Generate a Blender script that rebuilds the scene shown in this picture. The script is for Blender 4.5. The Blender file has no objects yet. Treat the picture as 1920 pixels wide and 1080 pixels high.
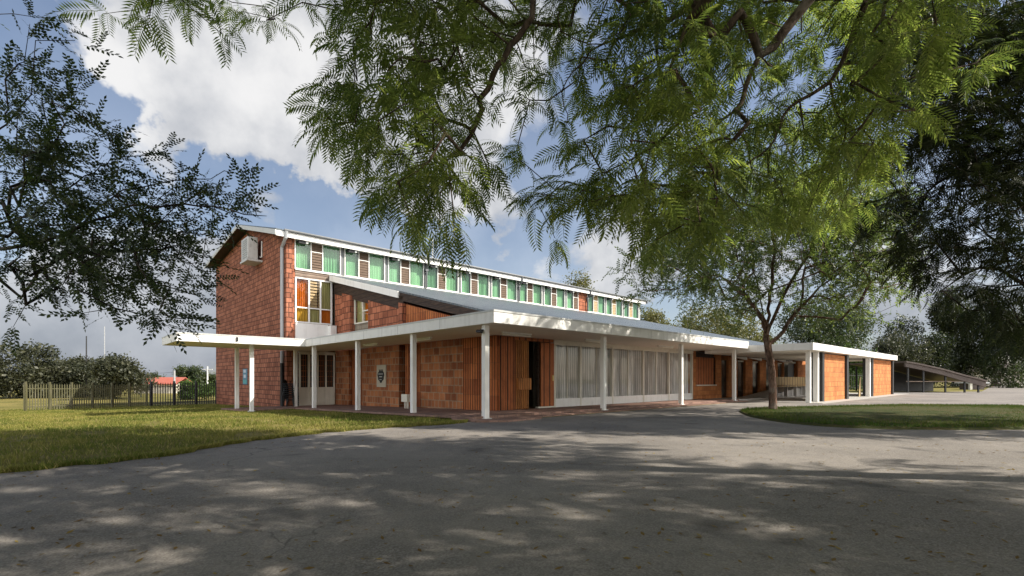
import bpy, math, random
import numpy as np
from mathutils import Vector, Matrix
R = math.radians
rng = np.random.default_rng(7)
random.seed(7)
sc = bpy.context.scene
COL = sc.collection

# ------------------------------------------------------------------ camera
FPX, HX, HY, EYE = 925.0, 960.0, 710.0, 1.1        # focal length / horizon of the 1920 px frame, eye height
cam = bpy.data.cameras.new("camera")
cam.sensor_width = 36
cam.lens = 36 * FPX / 1920
cam.shift_y = (HY - 540) / 1920
cam.clip_end = 5000
camo = bpy.data.objects.new("camera", cam)
camo.location = (0, 0, EYE)
camo.rotation_euler = (R(90), 0, 0)
COL.objects.link(camo)
sc.camera = camo

# ------------------------------------------------------------------ light
SUN_EL = R(39.5)
sh = Vector((0.990, -0.141))                       # horizontal direction towards the sun
S = Vector((sh.x * math.cos(SUN_EL), sh.y * math.cos(SUN_EL), math.sin(SUN_EL)))
sun = bpy.data.lights.new("sun", 'SUN')
sun.energy = 4.6
sun.angle = R(0.53)
sun.color = (1.0, 0.93, 0.82)
suno = bpy.data.objects.new("sun", sun)
suno.rotation_euler = S.to_track_quat('Z', 'Y').to_euler()
suno.location = (20, -10, 30)
COL.objects.link(suno)

sc.view_settings.view_transform = 'Standard'
sc.view_settings.look = 'None'
sc.view_settings.exposure = 0.88
sc.view_settings.gamma = 1.0
sc.cycles.max_bounces = 8
sc.cycles.transparent_max_bounces = 12
sc.cycles.caustics_reflective = False
sc.cycles.caustics_refractive = False


class NT:
    """small node-tree helper"""
    def __init__(self, tree):
        self.t = tree
        self.n = tree.nodes
        self.l = tree.links

    def node(self, typ, ins=None, **props):
        nd = self.n.new(typ)
        for k, v in props.items():
            setattr(nd, k, v)
        for k, v in (ins or {}).items():
            self.set(nd, k, v)
        return nd

    def set(self, nd, k, v):
        s = nd.inputs[k]
        if isinstance(v, bpy.types.NodeSocket):
            self.l.new(v, s)
        elif isinstance(v, bpy.types.Node):
            self.l.new(v.outputs[0], s)
        else:
            if isinstance(v, (tuple, list)) and len(v) == 3 and s.type == 'RGBA':
                v = (*v, 1)
            s.default_value = v

    def math(self, op, a, b=0.0, clamp=False):
        nd = self.node('ShaderNodeMath', operation=op, use_clamp=clamp)
        self.set(nd, 0, a)
        self.set(nd, 1, b)
        return nd.outputs[0]

    def mix(self, f, a, b, typ='MIX'):
        nd = self.node('ShaderNodeMixRGB', blend_type=typ)
        self.set(nd, 0, f)
        self.set(nd, 1, a)
        self.set(nd, 2, b)
        return nd.outputs[0]

    def ramp(self, f, lo, hi, a=0.0, b=1.0, smooth=True):
        nd = self.node('ShaderNodeMapRange', interpolation_type='SMOOTHSTEP' if smooth else 'LINEAR')
        self.set(nd, 'Value', f)
        self.set(nd, 'From Min', lo)
        self.set(nd, 'From Max', hi)
        self.set(nd, 'To Min', a)
        self.set(nd, 'To Max', b)
        return nd.outputs[0]

    def noise(self, vec, scale, detail=4, rough=0.55, dist=0.0):
        nd = self.node('ShaderNodeTexNoise')
        self.set(nd, 'Vector', vec)
        self.set(nd, 'Scale', scale)
        self.set(nd, 'Detail', detail)
        self.set(nd, 'Roughness', rough)
        self.set(nd, 'Distortion', dist)
        return nd.outputs[0]


def ray(px, py):
    return Vector(((px - HX) / FPX, 1.0, (HY - py) / FPX))


# ------------------------------------------------------------------ world: sky with clouds
world = bpy.data.worlds.new("World")
sc.world = world
world.use_nodes = True
w = NT(world.node_tree)
w.n.clear()
sky = w.node('ShaderNodeTexSky', sky_type='NISHITA')
sky.sun_disc = False
sky.sun_elevation = SUN_EL
sky.sun_rotation = math.atan2(sh.x, sh.y)
sky.air_density = 1.0
sky.dust_density = 1.2
sky.ozone_density = 2.0
tc = w.node('ShaderNodeTexCoord')
D = tc.outputs['Generated']
sep = w.node('ShaderNodeSeparateXYZ', {0: D})
# stretch the pattern towards the horizon as a flat cloud deck does
zz = w.math('ADD', w.math('MAXIMUM', sep.outputs[2], 0.0), 0.22)
cu = w.math('DIVIDE', sep.outputs[0], zz)
cv = w.math('DIVIDE', sep.outputs[1], zz)
cvec = w.node('ShaderNodeCombineXYZ', {0: cu, 1: cv, 2: 0.37})
n1 = w.noise(cvec.outputs[0], 1.5, 9, 0.56, 0.25)
n2 = w.noise(D, 8.0, 9, 0.62, 0.3)
field = w.math('ADD', w.math('MULTIPLY', n1, 1.15), w.math('MULTIPLY', n2, 0.42))
# cloud banks where the sky has them (directions): px, py, angular size, weight
BANKS = [(560, 190, .20, .30), (440, 250, .22, .30), (640, 290, .16, .26), (330, 150, .20, .26), (210, 90, .20, .22),
         (760, 200, .26, .30), (900, 220, .26, .30), (560, 330, .05, .16), (930, 400, .10, .25), (1090, 495, .13, .26), (1180, 505, .10, .26),
         (940, 490, .05, .18), (1240, 420, .30, .16), (60, 560, .30, .18), (280, 600, .28, .22), (90, 640, .3, .16), (380, 560, .14, .16),
         (1700, 560, .30, .42), (620, 60, .3, .2), (1750, 420, .2, -.1), (120, 170, .10, -.12), (620, 400, .12, -.16), (60, 330, .2, -.1),
         (860, 470, .07, -.12), (232, 155, .06, -.3), (740, 440, .1, -.2),
         (90, 270, .26, -.26), (30, 50, .10, -.2), (410, 370, .10, -.26), (600, 410, .11, -.26), (200, 210, .07, -.2), (1000, 430, .06, -.1)]
wn = w.node('ShaderNodeTexNoise', {'Vector': D, 'Scale': 5.0, 'Detail': 6.0, 'Roughness': 0.6})
wsub = w.node('ShaderNodeVectorMath', operation='SUBTRACT')
w.set(wsub, 0, wn.outputs[1])
wsub.inputs[1].default_value = (0.5, 0.5, 0.5)
wsc = w.node('ShaderNodeVectorMath', operation='SCALE')
w.set(wsc, 0, wsub.outputs[0])
wsc.inputs['Scale'].default_value = 0.34
wad = w.node('ShaderNodeVectorMath', operation='ADD')
w.set(wad, 0, D)
w.set(wad, 1, wsc.outputs[0])
wnm = w.node('ShaderNodeVectorMath', operation='NORMALIZE')
w.set(wnm, 0, wad.outputs[0])
DW = wnm.outputs[0]
for px, py, size, wt in BANKS:
    d = ray(px, py).normalized()
    dp = w.node('ShaderNodeVectorMath', operation='DOT_PRODUCT')
    w.set(dp, 0, DW)
    dp.inputs[1].default_value = d
    bump = w.ramp(dp.outputs['Value'], math.cos(size), 1.0, 0.0, wt)
    field = w.math('ADD', field, bump)
field = w.math('ADD', field, w.ramp(sep.outputs[1], 0.1, -0.4, 0.0, 0.22))  # thickens the added cloud behind the viewer
mask = w.ramp(field, 0.92, 1.22)
n3 = w.noise(D, 5.0, 7, 0.55)
veil = w.ramp(sep.outputs[2], 0.02, 0.62, 0.40, 0.06)
mask = w.math('MAXIMUM', mask, veil)
shade = w.ramp(n3, 0.35, 0.68)
low = w.ramp(sep.outputs[2], 0.03, 0.26)
cl_lo = w.mix(shade, (1.45, 1.62, 1.95), (2.6, 2.72, 3.0))
cl_hi = w.mix(shade, (2.7, 2.8, 3.0), (4.9, 4.85, 4.8))
cloud = w.mix(low, cl_lo, cl_hi)
# unseen bright cloud deck added behind the viewer to fill the shaded fronts
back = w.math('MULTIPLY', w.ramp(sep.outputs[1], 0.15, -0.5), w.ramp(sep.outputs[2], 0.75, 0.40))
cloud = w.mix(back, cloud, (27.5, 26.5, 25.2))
skyc = w.mix(1.0, sky.outputs[0], (0.76, 0.74, 0.74), 'MULTIPLY')
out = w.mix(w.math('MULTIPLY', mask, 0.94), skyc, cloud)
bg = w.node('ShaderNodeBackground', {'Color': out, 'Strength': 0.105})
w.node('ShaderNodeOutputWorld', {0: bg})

# ------------------------------------------------------------------ building frame
P0 = Vector((-0.71, 13.2, 0))
DU = Vector((0.7324, 0.6809, 0))
DV = Vector((-0.6809, 0.7324, 0))
ROT = math.atan2(0.6809, 0.7324)


def gz_v(v):
    return -0.0245 * min(max(v, 0.0), 34.0)


def local(x, y):
    dx, dy = x - P0.x, y - P0.y
    return dx * DU.x + dy * DU.y, dx * DV.x + dy * DV.y


def gz(x, y):
    return gz_v(local(x, y)[1])


def W(u, v, z=0.0):
    p = P0 + DU * u + DV * v
    return Vector((p.x, p.y, z))


def at(px, py, depth):
    r = ray(px, py)
    return Vector((r.x * depth, depth, EYE + r.z * depth))


def ground_at(px, py, z=0.0):
    dep = (EYE - z) * FPX / (py - HY)
    return Vector(((px - HX) / FPX * dep, dep, z))


# ------------------------------------------------------------------ materials
def mat(name):
    m = bpy.data.materials.new(name)
    m.use_nodes = True
    t = NT(m.node_tree)
    t.n.clear()
    o = t.node('ShaderNodeOutputMaterial')
    return m, t, o


def principled(t, o, col, rough=0.6, bump=None, bstr=0.3, bdist=0.02, spec=0.4, metal=0.0):
    p = t.node('ShaderNodeBsdfPrincipled', {'Base Color': col, 'Roughness': rough, 'Metallic': metal, 'Specular IOR Level': spec})
    if bump is not None:
        b = t.node('ShaderNodeBump', {'Strength': bstr, 'Distance': bdist, 'Height': bump})
        t.l.new(b.outputs[0], p.inputs['Normal'])
    t.l.new(p.outputs[0], o.inputs[0])
    return p


def paint(name, col, rough=0.5, grime=0.25, dirt=(0.30, 0.27, 0.22), scale=1.6, spec=0.4, metal=0.0):
    m, t, o = mat(name)
    g = t.node('ShaderNodeNewGeometry')
    n = t.noise(g.outputs['Position'], scale, 7, 0.65)
    st = t.node('ShaderNodeMapping')
    t.l.new(g.outputs['Position'], st.inputs[0])
    st.inputs['Scale'].default_value = (5, 5, 0.5)
    n2 = t.noise(st.outputs[0], 1.4, 5, 0.6)
    f = t.math('MULTIPLY', t.ramp(t.math('MULTIPLY', t.math('ADD', n, n2), 0.5), 0.45, 0.75), grime)
    c = t.mix(f, col, dirt)
    fine = t.noise(g.outputs['Position'], 60, 3)
    principled(t, o, c, rough, fine, 0.08, 0.01, spec, metal)
    return m


def blocks(name, c1, c2, mortar, bw, bh, msize=0.03, groove=0.0, dark=0.35, gscale=0.09, vary=0.45):
    """hollow clay blocks: courses, odd split units and vertical ribs, with kiln colour variation"""
    m, t, o = mat(name)
    uv = t.node('ShaderNodeUVMap')
    wob = t.noise(uv.outputs[0], 1.3, 3)
    add = t.node('ShaderNodeVectorMath', operation='ADD')
    t.l.new(uv.outputs[0], add.inputs[0])
    wv = t.node('ShaderNodeCombineXYZ', {0: t.math('MULTIPLY', wob, 0.05), 1: t.math('MULTIPLY', wob, 0.04), 2: 0.0})
    t.l.new(wv.outputs[0], add.inputs[1])
    br = t.node('ShaderNodeTexBrick', {'Vector': add.outputs[0], 'Color1': c1, 'Color2': c2, 'Mortar': mortar, 'Scale': 1.0, 'Mortar Size': msize * 0.5,
                                       'Mortar Smooth': 0.25, 'Bias': 0.0, 'Brick Width': bw, 'Row Height': bh}, offset=0.5, squash=0.62, squash_frequency=3)
    # per-unit variation: a second, coarser bond gives random darker / paler units
    br2 = t.node('ShaderNodeTexBrick', {'Vector': add.outputs[0], 'Color1': (0, 0, 0), 'Color2': (1, 1, 1), 'Mortar': (0.5, 0.5, 0.5), 'Scale': 1.0,
                                        'Mortar Size': 0.0, 'Brick Width': bw, 'Row Height': bh}, offset=0.5, squash=0.62, squash_frequency=3)
    n = t.noise(uv.outputs[0], 1.1, 6, 0.65)
    col = t.mix(t.ramp(br2.outputs[0], 0.1, 0.9, 0.0, vary), br.outputs[0], t.mix(1.0, br.outputs[0], (dark, dark, dark), 'MULTIPLY'))
    col = t.mix(t.ramp(n, 0.42, 0.72, 0.0, 0.5), col, t.mix(1.0, col, (0.45, 0.42, 0.40), 'MULTIPLY'))
    wav = t.node('ShaderNodeTexWave', {'Vector': uv.outputs[0], 'Scale': 0.314 / gscale, 'Distortion': 0.6, 'Detail': 2.0, 'Detail Scale': 1.5}, bands_direction='X')
    if groove > 0:
        col = t.mix(t.math('MULTIPLY', t.ramp(wav.outputs[1], 0.15, 0.5, 1.0, 0.0), groove), col, (0.03, 0.012, 0.008))
    n4 = t.noise(uv.outputs[0], 14, 5, 0.7)
    col = t.mix(t.ramp(n4, 0.5, 0.75, 0, 0.35), col, t.mix(1.0, col, (1.55, 1.4, 1.3), 'MULTIPLY'))
    h = t.math('ADD', t.math('MULTIPLY', br.outputs[1], -1.0), t.math('MULTIPLY', wav.outputs[1], 0.3 + groove))
    h = t.math('ADD', h, t.math('MULTIPLY', n4, 0.6))
    principled(t, o, col, 0.85, h, 0.7, 0.02, 0.2)
    return m


def timber(name, c1, c2, board=0.12, vertical=True, wear=0.4):
    m, t, o = mat(name)
    uv = t.node('ShaderNodeUVMap')
    mp = t.node('ShaderNodeMapping')
    t.l.new(uv.outputs[0], mp.inputs[0])
    mp.inputs['Scale'].default_value = (14, 1.2, 1) if vertical else (1.2, 14, 1)
    n = t.noise(mp.outputs[0], 1.6, 6, 0.65, 0.6)
    col = t.mix(t.ramp(n, 0.3, 0.7), c1, c2)
    wav = t.node('ShaderNodeTexWave', {'Vector': uv.outputs[0], 'Scale': 0.314 / board, 'Distortion': 0.0}, bands_direction='X' if vertical else 'Y')
    gap = t.ramp(wav.outputs[1], 0.0, 0.12, 1.0, 0.0)
    col = t.mix(gap, col, (0.02, 0.01, 0.006))
    n2 = t.noise(uv.outputs[0], 2.2, 5, 0.6)
    col = t.mix(t.math('MULTIPLY', t.ramp(n2, 0.45, 0.7), wear), col, t.mix(1.0, col, (0.4, 0.4, 0.42), 'MULTIPLY'))
    principled(t, o, col, 0.65, t.math('ADD', wav.outputs[1], n), 0.5, 0.015, 0.3)
    return m


def fabric(name, col, trans=0.45, dark=0.6):
    m, t, o = mat(name)
    uv = t.node('ShaderNodeUVMap')
    mp = t.node('ShaderNodeMapping')
    t.l.new(uv.outputs[0], mp.inputs[0])
    mp.inputs['Scale'].default_value = (9, 0.3, 1)
    n = t.noise(mp.outputs[0], 2.0, 3)
    c = t.mix(t.ramp(n, 0.3, 0.7, 0.0, 1.0), t.mix(1.0, col, (dark, dark, dark), 'MULTIPLY'), col)  # fold shade painted into the cloth as darker upright streaks
    oi = t.node('ShaderNodeObjectInfo')
    c = t.mix(t.ramp(oi.outputs['Random'], 0.0, 1.0, 0.0, 0.45), c, t.mix(1.0, c, (0.72, 0.80, 0.92), 'MULTIPLY'))
    d = t.node('ShaderNodeBsdfDiffuse', {'Color': c})
    tr = t.node('ShaderNodeBsdfTranslucent', {'Color': c})
    mx = t.node('ShaderNodeMixShader', {0: trans})
    t.l.new(d.outputs[0], mx.inputs[1])
    t.l.new(tr.outputs[0], mx.inputs[2])
    t.l.new(mx.outputs[0], o.inputs[0])
    return m


def glass(name, tint=(0.93, 0.95, 0.95), refl=1.0):
    m, t, o = mat(name)
    gm = t.node('ShaderNodeNewGeometry')
    fr = t.node('ShaderNodeFresnel', {0: t.math('SUBTRACT', 1.5, t.math('MULTIPLY', gm.outputs['Backfacing'], 0.8333))})
    a = t.node('ShaderNodeBsdfTransparent', {'Color': tint})
    g = t.node('ShaderNodeBsdfGlossy', {'Color': (0.95, 0.97, 1.0), 'Roughness': 0.02})
    mx = t.node('ShaderNodeMixShader', {0: t.math('MULTIPLY', fr.outputs[0], refl)})
    t.l.new(a.outputs[0], mx.inputs[1])
    t.l.new(g.outputs[0], mx.inputs[2])
    t.l.new(mx.outputs[0], o.inputs[0])
    return m


def leaf(name, c1, c2, c3, trans=0.35, scale=0.9, rough=0.5):
    m, t, o = mat(name)
    g = t.node('ShaderNodeNewGeometry')
    n = t.noise(g.outputs['Position'], scale, 4, 0.6)
    rnd = g.outputs['Random Per Island']
    c = t.mix(t.ramp(n, 0.34, 0.66), c1, c2)
    c = t.mix(t.ramp(rnd, 0.72, 1.0, 0.0, 0.8), c, c3)
    c = t.mix(t.ramp(rnd, 0.0, 0.3, 0.5, 0.0), c, t.mix(1.0, c, (0.4, 0.45, 0.4), 'MULTIPLY'))
    p = t.node('ShaderNodeBsdfPrincipled', {'Base Color': c, 'Roughness': rough, 'Specular IOR Level': 0.35})
    tr = t.node('ShaderNodeBsdfTranslucent', {'Color': t.mix(1.0, c, (1.25, 1.4, 0.8), 'MULTIPLY')})
    mx = t.node('ShaderNodeMixShader', {0: trans})
    t.l.new(p.outputs[0], mx.inputs[1])
    t.l.new(tr.outputs[0], mx.inputs[2])
    t.l.new(mx.outputs[0], o.inputs[0])
    return m


def bark(name, c1, c2, scale=9):
    m, t, o = mat(name)
    g = t.node('ShaderNodeNewGeometry')
    mp = t.node('ShaderNodeMapping')
    t.l.new(g.outputs['Position'], mp.inputs[0])
    mp.inputs['Scale'].default_value = (1, 1, 0.3)
    n = t.noise(mp.outputs[0], scale, 8, 0.7, 0.8)
    n2 = t.noise(g.outputs['Position'], 2.5, 4, 0.6)
    c = t.mix(t.ramp(n, 0.35, 0.65), c1, c2)
    c = t.mix(t.ramp(n2, 0.5, 0.72, 0.0, 0.55), c, (0.30, 0.26, 0.22))
    principled(t, o, c, 0.9, n, 1.0, 0.04, 0.15)
    return m


M = {}
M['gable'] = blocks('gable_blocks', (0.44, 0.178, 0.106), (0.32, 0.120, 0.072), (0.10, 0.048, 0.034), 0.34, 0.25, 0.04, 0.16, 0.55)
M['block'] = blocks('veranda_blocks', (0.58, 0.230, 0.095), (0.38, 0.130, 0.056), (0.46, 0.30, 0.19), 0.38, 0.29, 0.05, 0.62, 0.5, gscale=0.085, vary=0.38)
M['ribbed'] = blocks('ribbed_blocks', (0.52, 0.180, 0.064), (0.40, 0.122, 0.046), (0.25, 0.12, 0.06), 0.42, 0.55, 0.012, 0.75, 0.6, gscale=0.13)
M['upper'] = blocks('upper_blocks', (0.48, 0.180, 0.098), (0.36, 0.125, 0.068), (0.10, 0.045, 0.03), 0.42, 0.30, 0.035, 0.15, 0.55)
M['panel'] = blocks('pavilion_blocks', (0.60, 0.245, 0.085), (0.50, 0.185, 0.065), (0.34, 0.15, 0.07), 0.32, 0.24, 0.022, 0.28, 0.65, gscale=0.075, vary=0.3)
M['concrete_block'] = blocks('grey_blocks', (0.30, 0.26, 0.20), (0.24, 0.21, 0.16), (0.16, 0.13, 0.1), 0.4, 0.2, 0.02, 0.0, 0.8)
M['white'] = paint('white_paint', (0.80, 0.79, 0.76), 0.55, 0.36)
M['soffit'] = paint('soffit_paint', (0.80, 0.76, 0.67), 0.7, 0.25, (0.5, 0.43, 0.32))
M['cream'] = paint('cream_paint', (0.70, 0.67, 0.58), 0.6, 0.3)
M['greywhite'] = paint('grey_white_paint', (0.55, 0.56, 0.55), 0.6, 0.35)
M['grey'] = paint('grey_pipe_paint', (0.36, 0.37, 0.38), 0.45, 0.3)
M['gutter'] = paint('dark_grey_gutter', (0.11, 0.118, 0.125), 0.45, 0.3)
M['darkmetal'] = paint('dark_steel', (0.025, 0.026, 0.027), 0.45, 0.2, (0.09, 0.06, 0.04))
M['black'] = paint('black_plastic', (0.008, 0.008, 0.009), 0.4, 0.05, (0.04, 0.038, 0.035), spec=0.3)
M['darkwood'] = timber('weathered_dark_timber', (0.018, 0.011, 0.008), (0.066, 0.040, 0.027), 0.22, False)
M['wood'] = timber('varnished_timber', (0.34, 0.12, 0.03), (0.48, 0.20, 0.055), 0.11, True, 0.5)
M['reddoor'] = timber('red_brown_timber', (0.32, 0.095, 0.032), (0.45, 0.15, 0.05), 0.30, True, 0.4)
M['palewood'] = timber('pale_timber', (0.30, 0.21, 0.10), (0.42, 0.31, 0.16), 0.45, True, 0.3)
M['greywood'] = timber('silvered_timber', (0.16, 0.11, 0.08), (0.30, 0.23, 0.18), 0.16, False)
M['louvre'] = paint('brown_louvre_glass', (0.13, 0.09, 0.065), 0.6, 0.4, (0.20, 0.15, 0.10), 4, spec=0.1)
M['ochre'] = paint('ochre_louvre_glass', (0.36, 0.25, 0.12), 0.5, 0.3)
M['green'] = fabric('green_curtain', (0.24, 0.52, 0.26), 0.22, 0.66)
M['orange'] = fabric('orange_curtain', (0.56, 0.15, 0.02), 0.25, 0.75)
M['yellow'] = fabric('yellow_curtain', (0.74, 0.42, 0.06), 0.25, 0.7)
M['lime'] = fabric('pale_yellow_curtain', (0.52, 0.47, 0.18), 0.25, 0.6)
M['net'] = fabric('white_net_curtain', (0.94, 0.92, 0.88), 0.08, 0.42)
M['glass'] = glass('window_glass', (0.98, 0.985, 0.985))
M['darkglass'] = paint('dark_barred_glass', (0.03, 0.028, 0.026), 0.12, 0.2, spec=0.6)
M['stone'] = paint('plaque_stone', (0.42, 0.38, 0.30), 0.8, 0.3)
M['concrete'] = paint('concrete', (0.36, 0.34, 0.31), 0.85, 0.4, (0.18, 0.16, 0.14), 2.5)
M['lamp'] = paint('tube_light_diffuser', (0.80, 0.77, 0.68), 0.4, 0.1)
M['acwhite'] = paint('ac_casing', (0.55, 0.55, 0.53), 0.5, 0.7, (0.22, 0.20, 0.18), 5)
M['poster'] = paint('poster_blue', (0.10, 0.22, 0.30), 0.6, 0.1)
M['posterpale'] = paint('poster_pale', (0.50, 0.55, 0.60), 0.6, 0.1)
M['posterteal'] = paint('poster_teal', (0.10, 0.34, 0.33), 0.6, 0.1)
M['redroof'] = paint('red_roof', (0.34, 0.09, 0.06), 0.8, 0.3)
M['plaster'] = paint('pale_plaster', (0.55, 0.50, 0.42), 0.9, 0.3)
M['darkroof'] = paint('dark_sheet_roof', (0.085, 0.062, 0.052), 0.55, 0.5, (0.15, 0.12, 0.10))
M['olivemetal'] = paint('olive_steel', (0.075, 0.072, 0.032), 0.6, 0.4)
M['brass'] = paint('brass', (0.55, 0.42, 0.18), 0.3, 0.2, metal=0.8)
M['brickpave'] = blocks('veranda_tiles', (0.30, 0.19, 0.15), (0.24, 0.15, 0.12), (0.17, 0.13, 0.11), 0.3, 0.3, 0.015, 0.0, 0.75)
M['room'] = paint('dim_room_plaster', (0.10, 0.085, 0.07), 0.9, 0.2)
M['carpaint'] = paint('dark_car_paint', (0.035, 0.037, 0.04), 0.25, 0.1, spec=0.6)
M['rubber'] = paint('tyre_rubber', (0.02, 0.02, 0.02), 0.8, 0.1)

# ribbed metal roof
m, t, o = mat('roof_sheet')
uv = t.node('ShaderNodeUVMap')
wv = t.node('ShaderNodeTexWave', {'Vector': uv.outputs[0], 'Scale': 1.25, 'Distortion': 0.0}, bands_direction='X')
sx = t.node('ShaderNodeSeparateXYZ', {0: uv.outputs[0]})
lap = t.math('FRACT', t.math('DIVIDE', sx.outputs[1], 2.4))
lapm = t.ramp(lap, 0.0, 0.02, 1.0, 0.0)
n = t.noise(uv.outputs[0], 0.9, 7, 0.65)
c = t.mix(t.ramp(n, 0.3, 0.7), (0.075, 0.092, 0.105), (0.11, 0.13, 0.145))
rib = t.ramp(wv.outputs[1], 0.9, 1.0, 0.0, 0.5)
c = t.mix(rib, c, (0.2, 0.215, 0.22))
c = t.mix(t.math('MULTIPLY', lapm, 0.6), c, (0.08, 0.09, 0.10))
principled(t, o, c, 0.42, t.ramp(wv.outputs[1], 0.6, 1.0), 0.8, 0.05, 0.35, 0.0)
M['roof'] = m

# asphalt: worn, pale aggregate, patches and hairline cracks
m, t, o = mat('asphalt')
g = t.node('ShaderNodeNewGeometry')
P = g.outputs['Position']
n = t.noise(P, 0.35, 6, 0.6)
n2 = t.noise(P, 55, 3, 0.7)
n3 = t.noise(P, 4.0, 6, 0.7)
vor = t.node('ShaderNodeTexVoronoi', {'Vector': P, 'Scale': 90.0})
ck = t.node('ShaderNodeTexVoronoi', {'Vector': P, 'Scale': 0.28}, feature='DISTANCE_TO_EDGE')
wp = t.node('ShaderNodeVectorMath', operation='ADD')
t.l.new(P, wp.inputs[0])
nz = t.node('ShaderNodeTexNoise', {'Vector': P, 'Scale': 1.2, 'Detail': 5.0})
sc_ = t.node('ShaderNodeVectorMath', operation='SCALE')
t.l.new(nz.outputs[1], sc_.inputs[0])
sc_.inputs['Scale'].default_value = 1.4
t.l.new(sc_.outputs[0], wp.inputs[1])
t.l.new(wp.outputs[0], ck.inputs['Vector'])
c = t.mix(t.ramp(n, 0.35, 0.65), (0.130, 0.116, 0.101), (0.235, 0.210, 0.182))
c = t.mix(t.ramp(n3, 0.4, 0.7, 0, 0.45), c, (0.12, 0.112, 0.106))
c = t.mix(t.ramp(vor.outputs['Color'], 0.2, 0.9, 0.0, 0.5), c, (0.32, 0.295, 0.27))
c = t.mix(t.ramp(n2, 0.52, 0.7, 0.0, 0.5), c, (0.10, 0.095, 0.09))
c = t.mix(t.math('MULTIPLY', t.ramp(ck.outputs[0], 0.0, 0.007, 0.7, 0.0), t.ramp(n, 0.42, 0.6)), c, (0.06, 0.055, 0.05))
st1 = t.noise(P, 0.9, 3, 0.5, 0.4)
c = t.mix(t.ramp(st1, 0.60, 0.72, 0.0, 0.6), c, (0.055, 0.05, 0.047))
st2 = t.noise(P, 0.16, 4, 0.6, 1.5)
c = t.mix(t.ramp(st2, 0.54, 0.57, 0.0, 0.35), c, (0.25, 0.225, 0.195))
principled(t, o, c, 0.92, t.math('ADD', n2, t.math('MULTIPLY', n3, 0.6)), 0.6, 0.012, 0.25)
M['asphalt'] = m


def grass_ground(name, c1, c2, c3, c4):
    m, t, o = mat(name)
    g = t.node('ShaderNodeNewGeometry')
    P = g.outputs['Position']
    a = t.noise(P, 0.25, 5, 0.6)
    b = t.noise(P, 1.6, 6, 0.65)
    f = t.noise(P, 30, 4, 0.7)
    c = t.mix(t.ramp(a, 0.38, 0.62), c1, c2)
    c = t.mix(t.ramp(b, 0.45, 0.7, 0, 0.8), c, c3)
    c = t.mix(t.ramp(f, 0.45, 0.7, 0, 0.6), c, c4)
    principled(t, o, c, 0.95, f, 0.9, 0.03, 0.1)
    return m


M['ground'] = grass_ground('dry_grass_ground', (0.12, 0.118, 0.03), (0.23, 0.19, 0.06), (0.25, 0.20, 0.085), (0.06, 0.065, 0.02))
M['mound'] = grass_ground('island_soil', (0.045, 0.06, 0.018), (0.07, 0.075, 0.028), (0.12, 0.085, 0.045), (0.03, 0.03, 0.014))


def blade(name, c1, c2, c3):
    m, t, o = mat(name)
    g = t.node('ShaderNodeNewGeometry')
    a = t.noise(g.outputs['Position'], 0.35, 5, 0.6)
    c = t.mix(t.ramp(a, 0.38, 0.62), c1, c2)
    c = t.mix(t.ramp(g.outputs['Random Per Island'], 0.6, 1.0, 0, 0.8), c, c3)
    d = t.node('ShaderNodeBsdfDiffuse', {'Color': c})
    tr = t.node('ShaderNodeBsdfTranslucent', {'Color': c})
    mx = t.node('ShaderNodeMixShader', {0: 0.35})
    t.l.new(d.outputs[0], mx.inputs[1])
    t.l.new(tr.outputs[0], mx.inputs[2])
    t.l.new(mx.outputs[0], o.inputs[0])
    return m


M['blade'] = blade('lawn_blades', (0.105, 0.140, 0.028), (0.235, 0.225, 0.058), (0.40, 0.33, 0.13))
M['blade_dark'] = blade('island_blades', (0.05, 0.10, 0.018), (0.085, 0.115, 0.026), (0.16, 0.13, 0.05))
M['litter'] = blade('leaf_litter', (0.16, 0.10, 0.04), (0.25, 0.18, 0.07), (0.34, 0.27, 0.09))
M['jaca'] = leaf('jacaranda_leaf', (0.115, 0.155, 0.050), (0.235, 0.275, 0.085), (0.43, 0.44, 0.15), 0.56, 0.8)
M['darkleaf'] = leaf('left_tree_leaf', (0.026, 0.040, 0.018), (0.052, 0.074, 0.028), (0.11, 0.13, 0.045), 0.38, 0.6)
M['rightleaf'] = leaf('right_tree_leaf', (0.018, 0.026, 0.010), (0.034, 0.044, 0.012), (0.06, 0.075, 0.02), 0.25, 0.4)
M['island'] = leaf('island_tree_leaf', (0.085, 0.118, 0.044), (0.15, 0.185, 0.066), (0.28, 0.29, 0.11), 0.48, 0.7)
M['olive'] = leaf('olive_leaf', (0.085, 0.095, 0.030), (0.15, 0.14, 0.045), (0.22, 0.20, 0.08), 0.3, 0.5)
M['bggreen'] = leaf('far_green_leaf', (0.030, 0.048, 0.018), (0.050, 0.068, 0.024), (0.09, 0.10, 0.035), 0.3, 0.4)
M['bggrey'] = leaf('far_grey_leaf', (0.032, 0.038, 0.022), (0.055, 0.058, 0.03), (0.10, 0.10, 0.055), 0.25, 0.35)
M['shrub'] = leaf('bright_shrub_leaf', (0.05, 0.09, 0.02), (0.08, 0.13, 0.03), (0.12, 0.18, 0.05), 0.35, 0.6)
M['bark'] = bark('grey_brown_bark', (0.045, 0.032, 0.024), (0.16, 0.11, 0.085))
M['barkdark'] = bark('dark_bark', (0.016, 0.013, 0.011), (0.05, 0.04, 0.032))
M['barkwarm'] = bark('warm_bark', (0.05, 0.028, 0.02), (0.24, 0.15, 0.11), 14)


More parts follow.
